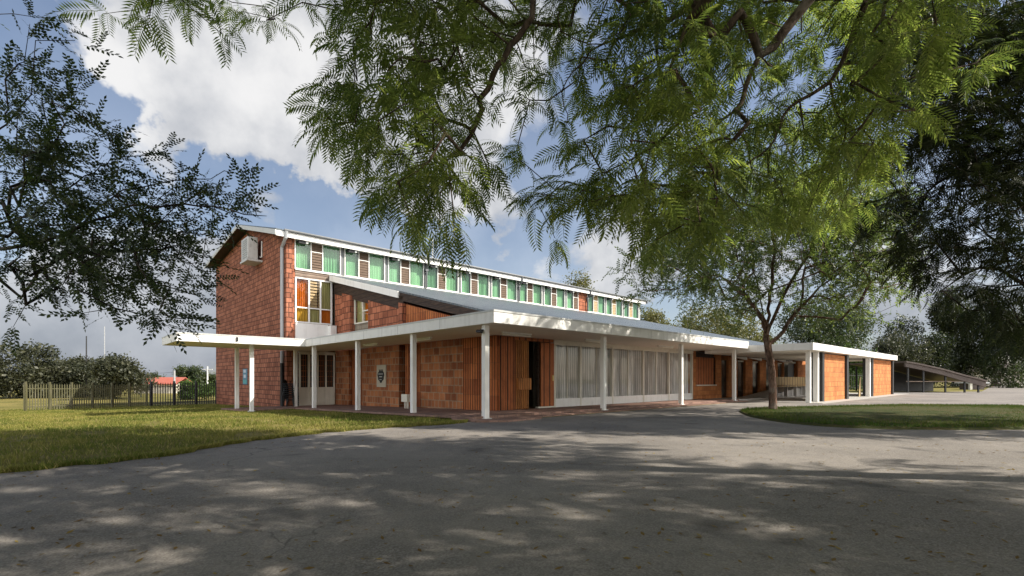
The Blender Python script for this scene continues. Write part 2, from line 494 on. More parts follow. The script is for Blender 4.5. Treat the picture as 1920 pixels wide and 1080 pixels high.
# ------------------------------------------------------------------ mesh builder
class MB:
    def __init__(self):
        self.v, self.f, self.mi = [], [], []

    def quad(self, pts, k=0):
        b = len(self.v)
        self.v += [tuple(p) for p in pts]
        self.f.append(tuple(range(b, b + len(pts))))
        self.mi.append(k)
        return self

    def box(self, x0, x1, y0, y1, z0, z1, k=0):
        x0, x1 = min(x0, x1), max(x0, x1)
        y0, y1 = min(y0, y1), max(y0, y1)
        z0, z1 = min(z0, z1), max(z0, z1)
        b = len(self.v)
        self.v += [(x, y, z) for z in (z0, z1) for x, y in ((x0, y0), (x1, y0), (x1, y1), (x0, y1))]
        for f in ((3, 2, 1, 0), (4, 5, 6, 7), (0, 1, 5, 4), (1, 2, 6, 5), (2, 3, 7, 6), (3, 0, 4, 7)):
            self.f.append(tuple(b + i for i in f))
            self.mi.append(k)
        return self

    def bar(self, p, q, w, h=None, k=0, up=(0, 0, 1)):
        """square bar from p to q"""
        p, q = Vector(p), Vector(q)
        h = h or w
        d = (q - p).normalized()
        u = Vector(up)
        if abs(d.dot(u)) > 0.95:
            u = Vector((1, 0, 0))
        s = d.cross(u).normalized()
        n = s.cross(d)
        b = len(self.v)
        for e in (p, q):
            for a, c in ((-1, -1), (1, -1), (1, 1), (-1, 1)):
                self.v.append(tuple(e + s * (a * w / 2) + n * (c * h / 2)))
        for f in ((3, 2, 1, 0), (4, 5, 6, 7), (0, 1, 5, 4), (1, 2, 6, 5), (2, 3, 7, 6), (3, 0, 4, 7)):
            self.f.append(tuple(b + i for i in f))
            self.mi.append(k)
        return self

    def prism(self, poly, axis, a, b_, k=0):
        """extrude a polygon along an axis: axis 'x' -> poly is (y, z); 'y' -> (x, z); 'z' -> (x, y)"""
        n = len(poly)
        base = len(self.v)
        for e in (a, b_):
            for p in poly:
                self.v.append({'x': (e, p[0], p[1]), 'y': (p[0], e, p[1]), 'z': (p[0], p[1], e)}[axis])
        self.f.append(tuple(base + i for i in range(n)))
        self.f.append(tuple(base + n + i for i in reversed(range(n))))
        self.mi += [k, k]
        for i in range(n):
            j = (i + 1) % n
            self.f.append((base + i, base + n + i, base + n + j, base + j))
            self.mi.append(k)
        return self

    def tube(self, pts, rad, n=8, k=0, cap=True):
        pts = [Vector(p) for p in pts]
        rad = rad if isinstance(rad, (list, tuple)) else [rad] * len(pts)
        base = len(self.v)
        prev = None
        for i, p in enumerate(pts):
            d = (pts[min(i + 1, len(pts) - 1)] - pts[max(i - 1, 0)]).normalized()
            s = prev if prev is not None else (Vector((0, 0, 1)) if abs(d.z) < 0.9 else Vector((1, 0, 0)))
            s = (s - d * s.dot(d))
            s = s.normalized() if s.length > 1e-6 else d.orthogonal().normalized()
            prev = s
            tt = d.cross(s)
            for j in range(n):
                a = 2 * math.pi * j / n
                self.v.append(tuple(p + (s * math.cos(a) + tt * math.sin(a)) * rad[i]))
        for i in range(len(pts) - 1):
            for j in range(n):
                a, b = base + i * n + j, base + i * n + (j + 1) % n
                self.f.append((a, b, b + n, a + n))
                self.mi.append(k)
        if cap:
            self.f.append(tuple(base + j for j in reversed(range(n))))
            self.f.append(tuple(base + (len(pts) - 1) * n + j for j in range(n)))
            self.mi += [k, k]
        return self

    def build(self, name, mats, parent=None, smooth=False, bevel=0.0, recalc=True):
        me = bpy.data.meshes.new(name)
        me.from_pydata(self.v, [], self.f)
        for mm in (mats if isinstance(mats, (list, tuple)) else [mats]):
            me.materials.append(mm)
        me.polygons.foreach_set('material_index', self.mi)
        if recalc:
            import bmesh
            bm = bmesh.new()
            bm.from_mesh(me)
            bmesh.ops.recalc_face_normals(bm, faces=bm.faces)
            bm.to_mesh(me)
            bm.free()
        uvl = me.uv_layers.new(name='UVMap')
        for p in me.polygons:
            n = p.normal
            ax = max(range(3), key=lambda i: abs(n[i]))
            for li in p.loop_indices:
                c = me.vertices[me.loops[li].vertex_index].co
                uvl.data[li].uv = (c.y, c.z) if ax == 0 else ((c.x, c.z) if ax == 1 else (c.x, c.y))
        if smooth:
            for p in me.polygons:
                p.use_smooth = True
        ob = bpy.data.objects.new(name, me)
        COL.objects.link(ob)
        if parent is not None:
            ob.parent = parent
        if bevel:
            md = ob.modifiers.new('bevel', 'BEVEL')
            md.width = bevel
            md.segments = 2
            md.limit_method = 'ANGLE'
        return ob


def thing(name, label, cat, loc=(0, 0, 0), rz=0.0, group=None):
    o = bpy.data.objects.new(name, None)
    COL.objects.link(o)
    o.location = loc
    o.rotation_euler = (0, 0, rz)
    o['label'] = label
    o['category'] = cat
    if group:
        o['group'] = group
    return o


def tag(o, label, cat, group=None):
    o['label'] = label
    o['category'] = cat
    if group:
        o['group'] = group
    return o


def struct(o, kind='structure'):
    o['kind'] = kind
    return o


def dup(root, loc, rz, label, group=None):
    r = root.copy()
    COL.objects.link(r)
    r.location = loc
    r.rotation_euler = (0, 0, rz)
    r['label'] = label
    if group:
        r['group'] = group
    for ch in list(root.children):
        c = ch.copy()
        COL.objects.link(c)
        c.parent = r
        for g in list(ch.children):
            d = g.copy()
            COL.objects.link(d)
            d.parent = c
    return r


# ------------------------------------------------------------------ ground, drive, paving
def clip_v(poly, v0, keep_greater):
    """clip a world polygon against the line v = v0 of the building frame"""
    res = []
    n = len(poly)
    for i in range(n):
        a, b = poly[i], poly[(i + 1) % n]
        da, db = local(*a)[1] - v0, local(*b)[1] - v0
        if not keep_greater:
            da, db = -da, -db
        if da >= 0:
            res.append(a)
        if (da >= 0) != (db >= 0):
            f = da / (da - db)
            res.append((a[0] + (b[0] - a[0]) * f, a[1] + (b[1] - a[1]) * f))
    return res


def sheet(name, poly, lift, material, thick=0.0):
    mb = MB()
    for lo, hi in ((-1e4, 0), (0, 34), (34, 1e4)):
        p = clip_v(clip_v(poly, lo, True), hi, False)
        if len(p) >= 3:
            mb.quad([(x, y, gz(x, y) + lift) for x, y in p])
    o = mb.build(name, material)
    if thick:
        md = o.modifiers.new('solid', 'SOLIDIFY')
        md.thickness = thick
        md.offset = -1
    return o


G = 900
struct(sheet('ground', [(-G, -G), (G, -G), (G, G), (-G, G)], 0.0, M['ground']))

# lawn edge of the drive, read as ground points
edge_px = [(878, 791), (840, 795), (780, 799.5), (700, 804), (620, 810.5), (560, 816), (500, 823), (450, 831), (400, 839), (340, 849), (285, 858), (200, 867.5), (100, 877), (0, 886)]
edge = [ground_at(px, py) for px, py in edge_px]
edge = [(p.x, p.y) for p in edge]
edge += [(-7.6, 5.1), (-10.5, 4.2), (-16, 3.2), (-30, 2.0)]
drive = [(W(-0.42, -0.6).x, W(-0.42, -0.6).y)] + edge + [(-30, -25), (70, -25), (95, 40), (90, 90), (60, 62), (40, 42)]
drive += [(W(40, -0.5).x, W(40, -0.5).y)]
struct(sheet('driveway', drive, 0.006, M['asphalt']))


def uvpoly(pts):
    return [(W(u, v).x, W(u, v).y) for u, v in pts]


struct(sheet('veranda_paving', uvpoly([(-0.42, -0.42), (16.2, -0.42), (16.2, 16.6), (-2.6, 16.6), (-2.6, 13.0), (-0.42, 13.0)]), 0.035, M['brickpave'], 0.06))
struct(sheet('court_paving', uvpoly([(16.21, -3.6), (36.5, -3.6), (36.5, 3.0), (16.21, 3.0)]), 0.02, M['concrete'], 0.05))
# low red brick threshold round the corner post
mb = MB()
mb.prism([(-0.75, -0.55), (-0.1, -1.0), (1.3, -0.85), (1.3, -0.44), (-0.44, -0.44), (-0.44, 0.6), (-0.75, 0.5)], 'z', 0.0, 0.055)
o = mb.build('brick_edging', M['brickpave'])
o.location = P0
o.rotation_euler = (0, 0, ROT)
struct(o)


def in_poly(X, Y, poly):
    inside = np.zeros(len(X), bool)
    n = len(poly)
    for i in range(n):
        x1, y1 = poly[i]
        x2, y2 = poly[(i + 1) % n]
        if y1 == y2:
            continue
        c = ((y1 > Y) != (y2 > Y)) & (X < (x2 - x1) * (Y - y1) / (y2 - y1) + x1)
        inside ^= c
    return inside


def raw_mesh(name, V, F, material, parent=None, smooth=False):
    """big mesh from numpy arrays; F is (m, k)"""
    me = bpy.data.meshes.new(name)
    k = F.shape[1]
    me.vertices.add(len(V))
    me.vertices.foreach_set('co', np.asarray(V, np.float32).ravel())
    me.loops.add(F.size)
    me.loops.foreach_set('vertex_index', F.astype(np.int32).ravel())
    me.polygons.add(len(F))
    me.polygons.foreach_set('loop_start', np.arange(0, F.size, k, dtype=np.int32))
    me.update(calc_edges=True)
    me.materials.append(material)
    if smooth:
        me.polygons.foreach_set('use_smooth', np.ones(len(F), bool))
    ob = bpy.data.objects.new(name, me)
    COL.objects.link(ob)
    if parent is not None:
        ob.parent = parent
    return ob


def blades(name, X, Y, Z, h, wd, material):
    n = len(X)
    a = rng.uniform(0, 2 * np.pi, n)
    lean = rng.uniform(0.1, 0.8, n) * h
    la = rng.uniform(0, 2 * np.pi, n)
    V = np.empty((n, 3, 3))
    V[:, 0] = np.stack([X - np.cos(a) * wd, Y - np.sin(a) * wd, Z], 1)
    V[:, 1] = np.stack([X + np.cos(a) * wd, Y + np.sin(a) * wd, Z], 1)
    V[:, 2] = np.stack([X + np.cos(la) * lean, Y + np.sin(la) * lean, Z + h], 1)
    F = np.arange(3 * n).reshape(n, 3)
    return struct(raw_mesh(name, V.reshape(-1, 3), F, material), 'stuff')


def gz_arr(X, Y):
    v = (X - P0.x) * DV.x + (Y - P0.y) * DV.y
    return -0.0245 * np.clip(v, 0, 34)


lawn_poly = [(W(-0.5, -0.55).x, W(-0.5, -0.55).y)] + edge[:15] + [(-20, 6), (-36, 22), (-36, 38)] + uvpoly([(-3, 31), (0.0, 31), (0.0, 16.7), (-2.7, 16.7), (-2.7, 12.9), (-0.5, 12.9)])
n = 420000
X = rng.uniform(-30, 0, n)
Y = rng.uniform(5, 37, n)
dens = np.clip(1.3 - Y / 45.0, 0.25, 1)
ok = in_poly(X, Y, lawn_poly) & (rng.uniform(0, 1, n) < dens) & (X > -1.1 * Y - 1)
pat = np.sin(X * 1.3 + 1.7 * np.sin(Y * 0.8)) * np.sin(Y * 1.1 + 1.3 * np.sin(X * 0.7)) + 0.5 * np.sin(X * 4.1 + Y * 3.3)
ok &= (pat > -0.75) | (rng.uniform(0, 1, n) < 0.25)
X, Y = X[ok], Y[ok]
tall = np.where(np.sin(X * 2.9 + np.sin(Y * 2.1) * 2) * np.sin(Y * 3.1) > 0.72, 1.9, 1.0)
blades('grass', X, Y, gz_arr(X, Y), rng.uniform(0.025, 0.07, len(X)) * tall, rng.uniform(0.005, 0.012, len(X)) * (0.7 + Y / 30), M['blade'])

# ragged tufts where the lawn runs over the drive, and leaf litter on the asphalt
n = 9000
seg = rng.integers(0, 13, n)
f_ = rng.uniform(0, 1, n)
e_ = np.array(edge[:15])
pa, pb = e_[seg], e_[seg + 1]
pt = pa + (pb - pa) * f_[:, None]
tuft = 0.5 + 0.5 * np.sin(pt[:, 0] * 7.0 + np.sin(pt[:, 1] * 5.0) * 2)
off = rng.uniform(-0.25, 1.0, n) * 0.16 * tuft
dirn = np.stack([(pb - pa)[:, 1], -(pb - pa)[:, 0]], 1)
dirn = dirn / np.linalg.norm(dirn, axis=1, keepdims=True)
sgn = np.where((dirn[:, 1] < 0), 1.0, -1.0)
pt = pt + dirn * (off * sgn)[:, None]
blades('verge_grass', pt[:, 0], pt[:, 1], gz_arr(pt[:, 0], pt[:, 1]) + 0.005, rng.uniform(0.03, 0.09, n), rng.uniform(0.006, 0.013, n), M['blade'])
n = 2600
Y = rng.uniform(2.6, 15, n) ** 1.0
X = rng.uniform(-1.1, 1.1, n) * Y
ok = in_poly(X, Y, drive)
X, Y = X[ok], Y[ok]
n = len(X)
a = rng.uniform(0, 6.283, n)
l = rng.uniform(0.012, 0.035, n)
c0 = np.stack([X, Y, np.full(n, 0.012)], 1)
ex = np.stack([np.cos(a), np.sin(a), rng.uniform(-0.2, 0.3, n)], 1) * l[:, None]
ey = np.stack([-np.sin(a), np.cos(a), rng.uniform(-0.1, 0.3, n)], 1) * (l * 0.4)[:, None]
V = np.stack([c0 - ex, c0 + ey, c0 + ex, c0 - ey], 1)
struct(raw_mesh('fallen_leaves', V.reshape(-1, 3), np.arange(4 * n).reshape(n, 4), M['litter']), 'stuff')

# lawn island round the small tree: a slightly domed bed
isl = [(1384, 772.5), (1392, 777), (1405, 782), (1440, 789), (1480, 794.5), (1540, 800), (1600, 803.5), (1690, 806), (1800, 807), (1960, 806), (2100, 800), (2100, 771),
       (1900, 763), (1760, 762), (1690, 761.5), (1600, 763.5), (1500, 766), (1440, 767.5), (1400, 769)]
ip = [ground_at(px, py) for px, py in isl]
cx_, cy_ = sum(p.x for p in ip) / len(ip), sum(p.y for p in ip) / len(ip)
mb = MB()
rings = []
for f, z in ((1.0, 0.0), (0.985, 0.05), (0.93, 0.075), (0.5, 0.11), (0.0, 0.12)):
    rings.append([(cx_ + (p.x - cx_) * f, cy_ + (p.y - cy_) * f, z) for p in ip])
for a, b in zip(rings, rings[1:]):
    for i in range(len(ip)):
        j = (i + 1) % len(ip)
        mb.quad([a[i], a[j], b[j], b[i]])
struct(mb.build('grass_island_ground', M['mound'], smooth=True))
n = 170000
X = rng.uniform(5, 24, n)
Y = rng.uniform(9, 22, n)
ok = in_poly(X, Y, [(cx_ + (p.x - cx_) * 0.99, cy_ + (p.y - cy_) * 0.99) for p in ip])
X, Y = X[ok], Y[ok]
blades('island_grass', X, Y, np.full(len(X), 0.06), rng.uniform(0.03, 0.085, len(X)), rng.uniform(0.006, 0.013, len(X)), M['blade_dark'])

# ------------------------------------------------------------------ the hall
hall = thing('brick_hall', 'long red brick hall with green curtained clerestory and white flat canopy on thin posts', 'building', P0, ROT)


def part(mb, name, m, parent=hall, **k):
    return mb.build(name, m, parent, **k)


GU = 0.2                     # gable wall plane
VC = 16.0                    # clerestory wall plane
VB = 30.8                    # rear wall
UE = 32.4                    # far end wall
RIDGE_V, RIDGE_Z, FZ, BZ = 22.6, 10.1, 8.32, 9.15


def lean(v):                 # underside-of-sheet height of the lean-to roof
    return 2.72 + 0.2468 * (v - 0.2)


# gable end
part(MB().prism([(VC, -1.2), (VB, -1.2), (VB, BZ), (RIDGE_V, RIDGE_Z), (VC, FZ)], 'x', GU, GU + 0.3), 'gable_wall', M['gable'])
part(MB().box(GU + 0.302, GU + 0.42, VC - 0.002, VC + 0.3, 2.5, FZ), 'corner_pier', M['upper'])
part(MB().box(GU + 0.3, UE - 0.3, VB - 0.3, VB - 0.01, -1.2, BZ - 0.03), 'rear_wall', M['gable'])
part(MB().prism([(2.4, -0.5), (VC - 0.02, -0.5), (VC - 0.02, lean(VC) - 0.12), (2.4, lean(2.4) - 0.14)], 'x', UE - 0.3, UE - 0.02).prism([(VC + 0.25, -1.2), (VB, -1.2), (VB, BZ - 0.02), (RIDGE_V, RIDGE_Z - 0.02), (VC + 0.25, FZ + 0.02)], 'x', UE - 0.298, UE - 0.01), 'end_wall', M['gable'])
# inner wall under the clerestory (closes the high hall behind the lean-to)
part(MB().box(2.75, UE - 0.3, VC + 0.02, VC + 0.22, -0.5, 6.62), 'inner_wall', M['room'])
part(MB().box(GU + 0.3, UE - 0.3, 2.5, VB - 0.3, -0.45, -0.42), 'hall_floor', M['concrete'])

# main roof
def roof_poly(t):
    return [(15.64, FZ + 0.14 + t), (RIDGE_V, RIDGE_Z + 0.14 + t), (31.3, BZ + 0.05 + t)]


lo, hi = roof_poly(0), roof_poly(0.09)
part(MB().prism(lo + hi[::-1], 'x', -0.42, UE + 0.55), 'roof', M['roof'])
# barge board on the gable verge, fascia + gutter along the eave
bb = [(15.62, FZ - 0.10), (RIDGE_V, RIDGE_Z - 0.02), (31.32, BZ - 0.10), (31.32, BZ + 0.10), (RIDGE_V, RIDGE_Z + 0.19), (15.62, FZ + 0.16)]
part(MB().prism(bb, 'x', -0.46, -0.424), 'barge_board', M['greywhite'])
part(MB().box(-0.42, UE + 0.55, 15.60, 15.635, FZ - 0.13, FZ + 0.125), 'fascia_board', M['white'])
part(MB().prism([(-0.42, 15.64), (UE + 0.5, 15.64), (UE + 0.5, 15.99), (-0.42, 15.99)], 'z', FZ + 0.02, FZ + 0.05), 'eave_soffit', M['soffit'])
gut = MB().tube([(-0.05, 15.54, FZ + 0.19), (UE + 0.55, 15.54, FZ + 0.19)], 0.065, 8)
gut.box(UE + 0.5, UE + 0.62, 15.46, 15.6, FZ - 0.05, FZ + 0.24)
part(gut, 'gutter', M['gutter'])
# verge soffit seen under the gable overhang
part(MB().prism([(15.65, FZ + 0.07), (RIDGE_V, RIDGE_Z + 0.08), (31.2, BZ - 0.0), (31.2, BZ + 0.03), (RIDGE_V, RIDGE_Z + 0.11), (15.65, FZ + 0.10)], 'x', -0.4, GU - 0.01), 'verge_soffit', M['darkwood'])

# downpipes: each down from the gutter on to the lean-to roof; one to the ground at the gable corner
def downpipe(u, zb):
    mb = MB().tube([(u, 15.54, FZ + 0.15), (u, 15.55, FZ - 0.15), (u, 15.86, FZ - 0.42), (u, 15.86, zb)], 0.06, 8)
    mb.box(u - 0.09, u + 0.09, 15.85, 15.98, zb + 0.9, zb + 0.94)
    mb.box(u - 0.1, u + 0.1, 15.8, 15.97, FZ - 0.55, FZ - 0.4)
    return part(mb, 'downpipe', M['gutter'])


BAY = 2.655
U0 = 0.62
for k in (3, 6, 9):
    downpipe(U0 + k * BAY - 0.10, 6.75)
part(MB().tube([(0.05, 15.54, FZ + 0.15), (0.04, 15.6, FZ - 0.15), (0.10, 16.35, FZ - 0.5), (0.10, 16.35, 2.9), ], 0.085, 10), 'downpipe', M['grey'])
part(MB().tube([(0.10, 16.35, 2.52), (0.10, 16.35, 1.9)], 0.085, 10), 'downpipe', M['grey'])
part(MB().tube([(0.10, 16.35, 1.9), (0.10, 16.35, -0.38), (-0.05, 16.3, -0.4)], 0.09, 10), 'downpipe', M['black'])


def pleat(mb, u0, u1, v, z0, z1, amp=0.03, n=None, axis='x', k=0, seed=0, step=0.035):
    """hanging cloth with folds between u0 and u1"""
    r = random.Random(seed)
    n = n or max(8, int((u1 - u0) / step))
    ph = r.uniform(0, 6)
    lam = r.uniform(0.11, 0.16)
    prev = None
    for i in range(n + 1):
        u = u0 + (u1 - u0) * i / n
        dv = amp * math.sin(u * 6.283 / lam + ph + 0.8 * math.sin(u * 3.1 + ph)) * (0.6 + 0.4 * math.sin(u * 5.3 + ph))
        a = (u, v + dv, z1) if axis == 'x' else (v + dv, u, z1)
        b = (u, v + dv * 1.4, z0) if axis == 'x' else (v + dv * 1.4, u, z0)
        if prev:
            mb.quad([prev[1], b, a, prev[0]], k)
        prev = (a, b)
    return mb


ZS, ZT = 6.80, FZ - 0.02      # clerestory sill / head
for k in range(12):
    u = U0 + k * BAY
    brick_bay = k == 8
    u3 = u + 2.38
    cells = [(u + 0.03, u + 0.79, 'c'), (u + 0.84, u + 1.40, 'l')] + ([] if brick_bay else [(u + 1.45, u3, 'c')])
    fr = MB()
    end = u + 1.43 if brick_bay else u3 + 0.04
    fr.box(u - 0.02, end, VC - 0.05, VC + 0.03, ZS - 0.07, ZS)
    fr.box(u - 0.02, end, VC - 0.04, VC + 0.03, ZT - 0.06, ZT)
    for x in [u - 0.02, u + 0.79, u + 1.40] + ([] if brick_bay else [u3]):
        fr.box(x, x + 0.045, VC - 0.04, VC + 0.03, ZS + 0.001, ZT - 0.061)
    fr.box(u + 0.836, u + 1.399, VC - 0.03, VC + 0.02, ZS + 0.95, ZS + 0.985)
    fo = part(fr, 'clerestory_window', M['white'])
    pn = MB()
    for a, b, c in cells:
        if c == 'c':
            pn.quad([(a - 0.01, VC, ZS), (b + 0.01, VC, ZS), (b + 0.01, VC, ZT - 0.06), (a - 0.01, VC, ZT - 0.06)])
            cu_ = pleat(MB(), a - 0.02, b + 0.02, VC + 0.14, ZS - 0.05, ZT, 0.03, seed=k * 3 + int(a * 7))
            part(cu_, 'curtain', M['green'], fo, recalc=False, smooth=True)
        else:
            lv = MB()
            for i in range(10):
                z = ZS + 0.04 + i * (ZT - ZS - 0.12) / 10
                lv.quad([(a, VC - 0.015, z), (b, VC - 0.015, z), (b, VC + 0.03, z + 0.155), (a, VC + 0.03, z + 0.155)])
            lv.quad([(a, VC + 0.06, ZS), (b, VC + 0.06, ZS), (b, VC + 0.06, ZT), (a, VC + 0.06, ZT)])
            part(lv, 'louvre', M['ochre'] if k >= 9 else M['louvre'], fo)
    part(pn, 'pane', M['glass'], fo, recalc=False)
    # mullion pier between bays
    part(MB().box(end + 0.025 if not brick_bay else end + 0.02, u + BAY - 0.045, VC + 0.0, VC + 0.2, ZS - 0.06, ZT), 'mullion_pier', M['upper'] if brick_bay else M['gutter'])
part(MB().box(U0 + 12 * BAY - 0.02, UE, VC - 0.03, VC + 0.25, 6.7, FZ), 'end_pier', M['white'])
part(MB().box(GU + 0.43, UE, VC - 0.06, VC + 0.2, ZS - 0.10, ZS - 0.072), 'window_sill', M['white'])
part(MB().box(GU + 0.43, UE, VC + 0.0, VC + 0.2, FZ - 0.019, FZ + 0.019), 'window_head', M['darkwood'])
part(MB().box(2.5, UE, VC - 0.05, VC - 0.001, 6.5, ZS - 0.102), 'roof_flashing', M['gutter'])

# stair window bay at the gable end (two storeys of panes over a white spandrel)
part(MB().box(GU + 0.43, 2.5, VC - 0.01, VC + 0.2, 6.34, ZS - 0.102), 'timber_band', M['greywood'])
sw = MB()
US = [GU + 0.45, 1.33, 1.93, 2.52]
for x in US:
    sw.box(x - 0.035, x + 0.035, VC - 0.05, VC + 0.04, 4.0, 6.33)
for z in (4.0, 4.76, 6.27):
    sw.box(US[0] + 0.036, US[1] - 0.036, VC - 0.045, VC + 0.04, z, z + 0.06)
    sw.box(US[1] + 0.036, US[2] - 0.036, VC - 0.045, VC + 0.04, z, z + 0.06)
    sw.box(US[2] + 0.036, US[3] - 0.036, VC - 0.045, VC + 0.04, z, z + 0.06)
swo = part(sw, 'stair_window', M['white'])
for i, (lo_m, hi_m) in enumerate((('yellow', 'orange'), ('lime', None), ('orange', 'lime'))):
    a, b = US[i] + 0.03, US[i + 1] - 0.03
    part(pleat(MB(), a - 0.03, b + 0.03, VC + 0.12, 4.0, 4.8, 0.025, seed=40 + i), 'curtain', M[lo_m], swo, recalc=False, smooth=True)
    if hi_m:
        part(pleat(MB(), a - 0.03, b + 0.03, VC + 0.13, 4.8, 6.3, 0.025, seed=50 + i), 'curtain', M[hi_m], swo, recalc=False, smooth=True)
lv = MB()
for i in range(9):
    z = 4.84 + i * 0.158
    lv.quad([(US[1] + 0.04, VC - 0.02, z), (US[2] - 0.04, VC - 0.02, z), (US[2] - 0.04, VC + 0.06, z + 0.15), (US[1] + 0.04, VC + 0.06, z + 0.15)])
part(lv, 'louvre', M['palewood'], swo)
part(MB().quad([(US[0], VC - 0.005, 4.03), (US[3], VC - 0.005, 4.03), (US[3], VC - 0.005, 6.28), (US[0], VC - 0.005, 6.28)]), 'pane', M['glass'], swo, recalc=False)
part(MB().box(GU + 0.43, 2.30, VC - 0.12, VC + 0.2, 2.6, 3.97), 'spandrel_panel', M['white'])
part(MB().box(2.302, 2.62, VC - 0.45, VC + 0.2, 2.6, 3.93), 'spandrel_return', M['white'])
part(MB().box(GU + 0.302, GU + 0.42, VC + 0.0, VC + 0.25, -0.45, 2.5), 'corner_pier', M['wood'])

# double door under the canopy
dr = MB()
zf = gz_v(VC) + 0.04
for x in (0.86, 1.30, 1.34, 1.78, 2.22, 2.66):
    dr.box(x - 0.035 if x != 1.30 else x - 0.03, x + 0.035 if x != 1.30 else x - 0.0, VC - 0.06, VC + 0.04, zf, 2.44)
dr.box(0.80, 2.72, VC - 0.07, VC + 0.04, 2.44, 2.52)
for x0, x1 in ((0.9, 1.265), (1.38, 1.74), (1.82, 2.18), (2.26, 2.62)):
    dr.box(x0, x1, VC - 0.045, VC + 0.02, zf, zf + 1.0)
    dr.box(x0, x1, VC - 0.05, VC + 0.02, 2.36, 2.435)
do = part(dr, 'double_door', M['cream'])
gp = MB()
for x0, x1 in ((0.9, 1.265), (1.38, 1.74), (1.82, 2.18), (2.26, 2.62)):
    gp.quad([(x0, VC + 0.0, zf + 1.0), (x1, VC + 0.0, zf + 1.0), (x1, VC + 0.0, 2.36), (x0, VC + 0.0, 2.36)])
part(gp, 'pane', M['darkglass'], do, recalc=False)
br = MB()
for x0, x1 in ((0.9, 1.265), (1.38, 1.74), (1.82, 2.18), (2.26, 2.62)):
    for j in range(1, 6):
        z = zf + 1.0 + j * (2.36 - zf - 1.0) / 6
        br.box(x0, x1, VC - 0.03, VC - 0.012, z - 0.008, z + 0.008)
    for q in (1 / 3, 2 / 3):
        x = x0 + (x1 - x0) * q
        br.box(x - 0.006, x + 0.006, VC - 0.045, VC - 0.031, zf + 1.0, 2.36)
part(br, 'security_bars', M['reddoor'], do)

# lean-to side wall, one storey piece at a time (plane u = 2.5, stepping in and out)
def side(v0, v1, u0, u1, m, name='side_wall', z0=-0.6, z1=None, drop=0.16):
    za = z1 if z1 is not None else lean(v0) - drop
    zb = z1 if z1 is not None else lean(v1) - drop
    part(MB().prism([(v0, z0), (v1, z0), (v1, zb), (v0, za)], 'x', u0, u1), name, M[m])


side(14.75, 15.95, 2.70, 2.98, 'upper', z0=2.55, drop=0.75)
side(13.75, 14.748, 2.56, 2.98, 'upper', z0=2.55, drop=0.75)
side(11.95, 13.748, 2.80, 2.96, 'concrete_block', z0=2.55, z1=3.85)
side(8.75, 11.948, 2.62, 2.96, 'upper', z0=2.55, drop=0.75)
side(8.45, 8.748, 2.42, 2.96, 'upper', z0=2.55, drop=0.45)
side(2.45, 8.448, 2.60, 2.96, 'ribbed', z0=2.55, drop=0.46)
# weathered timber beams under the verge
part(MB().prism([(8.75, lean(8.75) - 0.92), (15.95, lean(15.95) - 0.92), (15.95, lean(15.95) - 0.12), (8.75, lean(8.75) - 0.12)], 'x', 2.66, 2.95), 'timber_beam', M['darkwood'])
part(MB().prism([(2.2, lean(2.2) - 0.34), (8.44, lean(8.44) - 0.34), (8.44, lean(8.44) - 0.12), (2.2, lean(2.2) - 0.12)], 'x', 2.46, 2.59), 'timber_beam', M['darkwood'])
# side window
sf = MB()
for v in (12.0, 12.75, 13.68):
    sf.box(2.74, 2.82, v - 0.03, v + 0.03, 3.86, 5.0 + (v - 12) * 0.247 - 0.1)
sf.box(2.742, 2.82, 12.031, 12.719, 4.42, 4.47)
sf.box(2.742, 2.82, 12.031, 12.719, 3.86, 3.92)
sf.box(2.742, 2.82, 12.781, 13.649, 3.86, 3.92)
sf.prism([(12.031, 4.83), (13.649, 5.23), (13.649, 5.30), (12.031, 4.90)], 'x', 2.735, 2.82)
so = part(sf, 'side_window', M['cream'])
part(MB().quad([(2.79, 12.03, 3.9), (2.79, 13.65, 3.9), (2.79, 13.65, 5.25), (2.79, 12.03, 4.85)]), 'pane', M['glass'], so, recalc=False)
part(pleat(MB(), 12.75, 13.7, 2.90, 3.9, 5.25, 0.03, axis='y', seed=3), 'curtain', M['lime'], so, recalc=False, smooth=True)
part(pleat(MB(), 12.0, 12.75, 2.90, 3.9, 4.95, 0.03, axis='y', seed=4), 'curtain', M['orange'], so, recalc=False, smooth=True)

# veranda walls below the canopy (left side), each bay its own plane
ZC = 2.55
def low(v0, v1, u0, m, name='veranda_wall', u1=2.98):
    part(MB().box(u0, u1, v0, v1, -0.6, ZC), name, M[m])


low(14.3, 15.93, 2.72, 'block')
low(12.9, 14.298, 2.9, 'ribbed')
low(12.2, 12.898, 2.75, 'ribbed')
low(8.75, 12.198, 2.45, 'block')
low(8.32, 8.748, 2.85, 'darkwood', 'recess_panel')
low(8.05, 8.318, 2.5, 'ribbed')
low(7.0, 8.048, 2.85, 'ribbed')
low(3.95, 6.998, 2.42, 'block')
low(2.16, 3.948, 2.24, 'ribbed')

# front wall: ribbed blocks, timber sliding doors, dark opening
VF = 2.15
part(MB().box(2.99, 3.02, VF - 0.0, VF + 0.3, -0.1, ZC), 'veranda_wall', M['ribbed'])
rb = MB()
for i in range(9):
    u = 2.40 + i * 0.075
    rb.box(u, u + 0.06, VF - 0.06, VF + 0.008, 0.03, ZC - 0.03)
part(rb, 'rib_cladding', M['reddoor'])
sd = MB()
sd.box(3.05, 3.72, VF - 0.04, VF + 0.02, 0.05, ZC - 0.12)
for i in range(7):
    u = 3.07 + i * 0.094
    sd.box(u, u + 0.055, VF - 0.075, VF - 0.041, 0.07, ZC - 0.14)
sdo = part(sd, 'sliding_door', M['wood'])
part(MB().box(3.12, 3.74, VF - 0.17, VF - 0.077, 0.72, 1.12), 'letter_box', M['wood'], sdo, bevel=0.008)
d2 = MB().box(4.34, 5.03, VF - 0.05, VF + 0.0, 0.1, ZC - 0.15)
